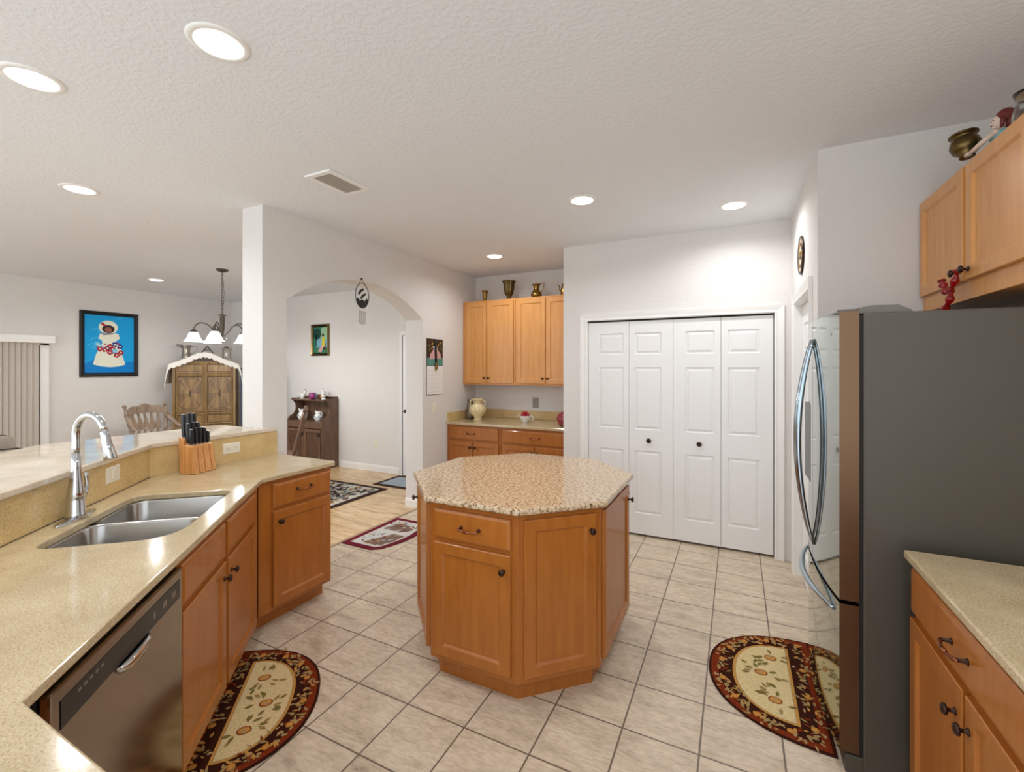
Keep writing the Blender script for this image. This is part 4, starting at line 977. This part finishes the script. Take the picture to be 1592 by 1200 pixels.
def apanel(nm, x0, x1, z0, z1, deco):
    b = MB().m('oak'); b.rects(x0, x1, z0, z1, [(0, .0), (.010, -.010), (.024, -.004), (.036, .0)], y=-.014, back=.013); d = b.build(nm, parent=t)
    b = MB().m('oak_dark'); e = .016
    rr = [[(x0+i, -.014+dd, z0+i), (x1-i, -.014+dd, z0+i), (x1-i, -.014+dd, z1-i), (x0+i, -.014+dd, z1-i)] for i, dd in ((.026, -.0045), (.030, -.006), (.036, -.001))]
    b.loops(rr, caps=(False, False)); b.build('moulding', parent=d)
    if deco:
        cx, cz = (x0+x1)/2, (z0+z1)/2; hx, hz = (x1-x0)/2-.055, (z1-z0)/2-.06; c_ = .055
        oc = [(-hx, -hz+c_), (-hx+c_, -hz), (hx-c_, -hz), (hx, -hz+c_), (hx, hz-c_), (hx-c_, hz), (-hx+c_, hz), (-hx, hz-c_)]
        b = MB().m('oak_dark'); b.loops([[(cx+x*1.05, y, cz+z*1.03) for x, z in oc] for y in (-.0145, -.0155)])
        b2 = b; ns = 16
        pts = []
        for i in range(len(oc)):
            a, c2 = Vector(oc[i]), Vector(oc[(i+1) % 8]); pts += [a, (a+c2)/2]
        for i in range(len(pts)):
            a, c2 = pts[i], pts[(i+1) % len(pts)]; b.m('oak_burl' if i % 2 else 'oak')
            b.f([b.v((cx, -.017, cz)), b.v((cx+a[0], -.0165, cz+a[1])), b.v((cx+c2[0], -.0165, cz+c2[1]))])
        b.build('inlay', parent=d, norm=False)
        b = MB().m('outline'); b.tube([(cx, -.018, cz+.05), (cx+.012, -.028, cz+.03), (cx-.008, -.030, cz), (cx+.01, -.028, cz-.03), (cx, -.018, cz-.05)], .006, 8); b.build('handle', parent=d)
for sx in (-1, 1):
    x0, x1 = (-.435, -.012) if sx < 0 else (.012, .435)
    apanel('upper_panel', x0, x1, 1.46, 1.635, False); apanel('door', x0, x1, .86, 1.445, True); apanel('lower_drawer', x0, x1, .66, .845, False); apanel('lower_door', x0, x1, .1, .645, True)
# lace runner draped on the gable
b = MB().m('lace'); top_ = [(-.56, 1.30), (-.53, 1.50), (-.50, 1.605), (-.38, 1.65), (-.25, 1.70), (-.1, 1.772), (0, 1.792), (.1, 1.772), (.25, 1.70), (.38, 1.65), (.50, 1.605), (.54, 1.50), (.57, 1.28)]
T2 = []
for a, c_ in zip(top_, top_[1:]):
    for k in range(6): T2.append((a[0]+(c_[0]-a[0])*k/6, a[1]+(c_[1]-a[1])*k/6))
T2.append(top_[-1])
back = [(x, .43, z+.004) for x, z in T2]; fr = [(x, -.035, z+.004) for x, z in T2]
hang = []
for i, (x, z) in enumerate(T2):
    hz_ = .062+.022*abs(math.sin(i*.9)); 
    hang.append((x*1.0, -.042, z-hz_))
va, vb, vc = [b.v(p) for p in back], [b.v(p) for p in fr], [b.v(p) for p in hang]
for i in range(len(T2)-1): b.f([va[i], va[i+1], vb[i+1], vb[i]]); b.f([vb[i], vb[i+1], vc[i+1], vc[i]])
lc = b.build('lace_runner', norm=False, loc=(-7.49, 4.20, 0), rz=AR); lc.scale.x = .91; tag(lc, 'scalloped white lace runner draped over the armoire', 'lace runner')
sm_ = lc.modifiers.new('s', 'SOLIDIFY'); sm_.thickness = .003
def on_arm(x, y): v_ = Matrix.Rotation(AR, 4, 'Z') @ Vector((x, y, 0)); return (-7.49+v_.x, 4.20+v_.y)
px_, py_ = on_arm(-.27, .15)
vessel('pewter_pitcher', 'pewter pitcher standing on the left of the armoire top', 'pitcher', (px_, py_, 1.70), [(.065, 0), (.068, .01), (.055, .05), (.05, .12), (.055, .17), (.065, .20), (.066, .21)], 'pewter', handle=[(.05*.61, .05*.79, .19), (.14*.61, .14*.79, .20), (.15*.61, .15*.79, .13), (.055*.61, .055*.79, .06)], spout=([(-.04, -.045, .19), (-.07, -.075, .205), (-.09, -.09, .215)], [.03, .018, .006]))
px_, py_ = on_arm(.27, .15)
t = thing('metal_lantern', 'small brown metal lantern standing on the right of the armoire top', 'lantern', (px_, py_, 1.70), AR)
b = MB().m('iron'); b.box(-.06, .06, -.05, .05, 0, .02).box(-.065, .065, -.055, .055, .15, .17)
for sx in (-1, 1):
    for sy in (-1, 1): b.box(sx*.05-.007, sx*.05+.007, sy*.042-.007, sy*.042+.007, .02, .15)
b.lathe([(.05, .17), (.03, .19), (.006, .205)], n=16); b.build('frame', parent=t)
b = MB().m('white_cer'); b.lathe([(.02, .021), (.02, .09), (.003, .1)], n=12); b.build('candle', parent=t)
px_, py_ = on_arm(0, .22)
t = thing('wooden_easel', 'small peaked wooden stand at the centre of the armoire top', 'stand', (px_, py_, 1.79), AR)
b = MB().m('oak_dark'); b.tube([(-.08, 0, 0), (0, 0, .11)], .009, 6); b.tube([(.08, 0, 0), (0, 0, .11)], .009, 6); b.tube([(-.04, 0, .05), (.04, 0, .05)], .007, 6); b.build('frame', parent=t)
b = MB().m('slate'); b.box(-7.235, -6.8, 4.60, 4.93, 0.0, 1.55)
tag(b.build('tall_cabinet', bevel=.01), 'slate blue upright cabinet edge beside the armoire', 'cabinet')

# chandelier
t = thing('chandelier', 'brown metal chandelier with white bell glass shades over the dining table', 'chandelier', (-5.6, 3.34, 0))
b = MB().m('iron'); b.lathe([(.065, 2.749), (.063, 2.735), (.04, 2.722), (.010, 2.715)], n=24); b.build('canopy', parent=t)
b = MB().m('iron'); z = 2.715; k = 0
while z > 2.21:
    ax = (1, 0) if k % 2 else (0, 1)
    b.tube([(ax[0]*.011*math.cos(a), ax[1]*.011*math.cos(a), z-.02+.021*math.sin(a)) for a in [i*2*math.pi/12 for i in range(13)]], .003, 5); z -= .034; k += 1
b.tube([(.004*math.sin(i*1.5), .02*math.sin(math.pi*i/20), 2.71-i*.0255) for i in range(21)], .002, 5); b.build('chain', parent=t)
b = MB().m('iron'); b.lathe([(.006, 2.205), (.05, 2.195), (.052, 2.190), (.02, 2.183), (.028, 2.160), (.024, 2.040), (.015, 1.960), (.013, 1.930)], n=20); b.build('stem', parent=t)
b = MB().m('pewter'); b.lathe([(.013, 1.930), (.055, 1.925), (.05, 1.912), (.02, 1.895), (.008, 1.880), (.012, 1.870), (.003, 1.860)], n=20); b.build('finial', parent=t)
for i in range(5):
    a = R(i*72+26.5); ca, sa = math.cos(a), math.sin(a)
    prp = [(.02, 1.940), (.08, 1.990), (.13, 2.060), (.19, 2.095), (.25, 2.080), (.28, 2.030), (.285, 2.005)]
    b = MB().m('iron'); b.tube(smooth([(r_*ca, r_*sa, z_) for r_, z_ in prp], 2), .007, 8); b.lathe([(.012, 2.010), (.03, 1.995), (.036, 1.975), (.036, 1.970)], (.285*ca, .285*sa, 0), 16); ar = b.build('arm', parent=t)
    b = MB().m('shade'); b.lathe([(.032, 1.980), (.05, 1.960), (.062, 1.925), (.075, 1.895), (.098, 1.865), (.100, 1.863), (.095, 1.863), (.070, 1.895), (.057, 1.925), (.045, 1.958)], (.285*ca, .285*sa, 0), 28, caps=(True, True)); b.build('glass_shade', parent=ar)
    ld = bpy.data.lights.new('bulb', 'POINT'); ld.energy = 9; ld.shadow_soft_size = .04; ld.color = (1, .97, .93); lo = bpy.data.objects.new('bulb', ld); COL.objects.link(lo); lo.parent = ar; lo.location = (.285*ca, .285*sa, 1.840)

# sofa behind the bar
t = thing('sofa', 'taupe fabric sofa seen behind the bar at the left edge', 'sofa', (-5.6, 1.15, 0), R(0))
def cush(b, x0, x1, y0, y1, z0, z1, r=.06):
    rg = []
    for z, ins in ((z0, .035), (z0+.02, .01), (z0+r, 0), (z1-r, 0), (z1-.02, .015), (z1, .06)): rg.append([(x, y, z) for x, y in rrect(x0+ins, x1-ins, y0+ins, y1-ins, r, 5)])
    b.loops(rg, sm=True)
b = MB().m('sofa'); cush(b, -.45, .45, -1.1, .42, .05, .42); b.build('base', parent=t)
b = MB().m('sofa'); cush(b, .22, .47, -1.1, .42, .40, .90, .1); b.build('backrest', parent=t)
b = MB().m('sofa'); cush(b, .02, .30, -.32, .38, .44, 1.0, .11); b.build('back_cushion', parent=t)
b = MB().m('sofa'); cush(b, .02, .30, -1.05, -.34, .44, 1.0, .11); b.build('back_cushion', parent=t)
b = MB().m('sofa'); cush(b, -.45, .45, .38, .62, .05, .66, .09); b.build('arm', parent=t)
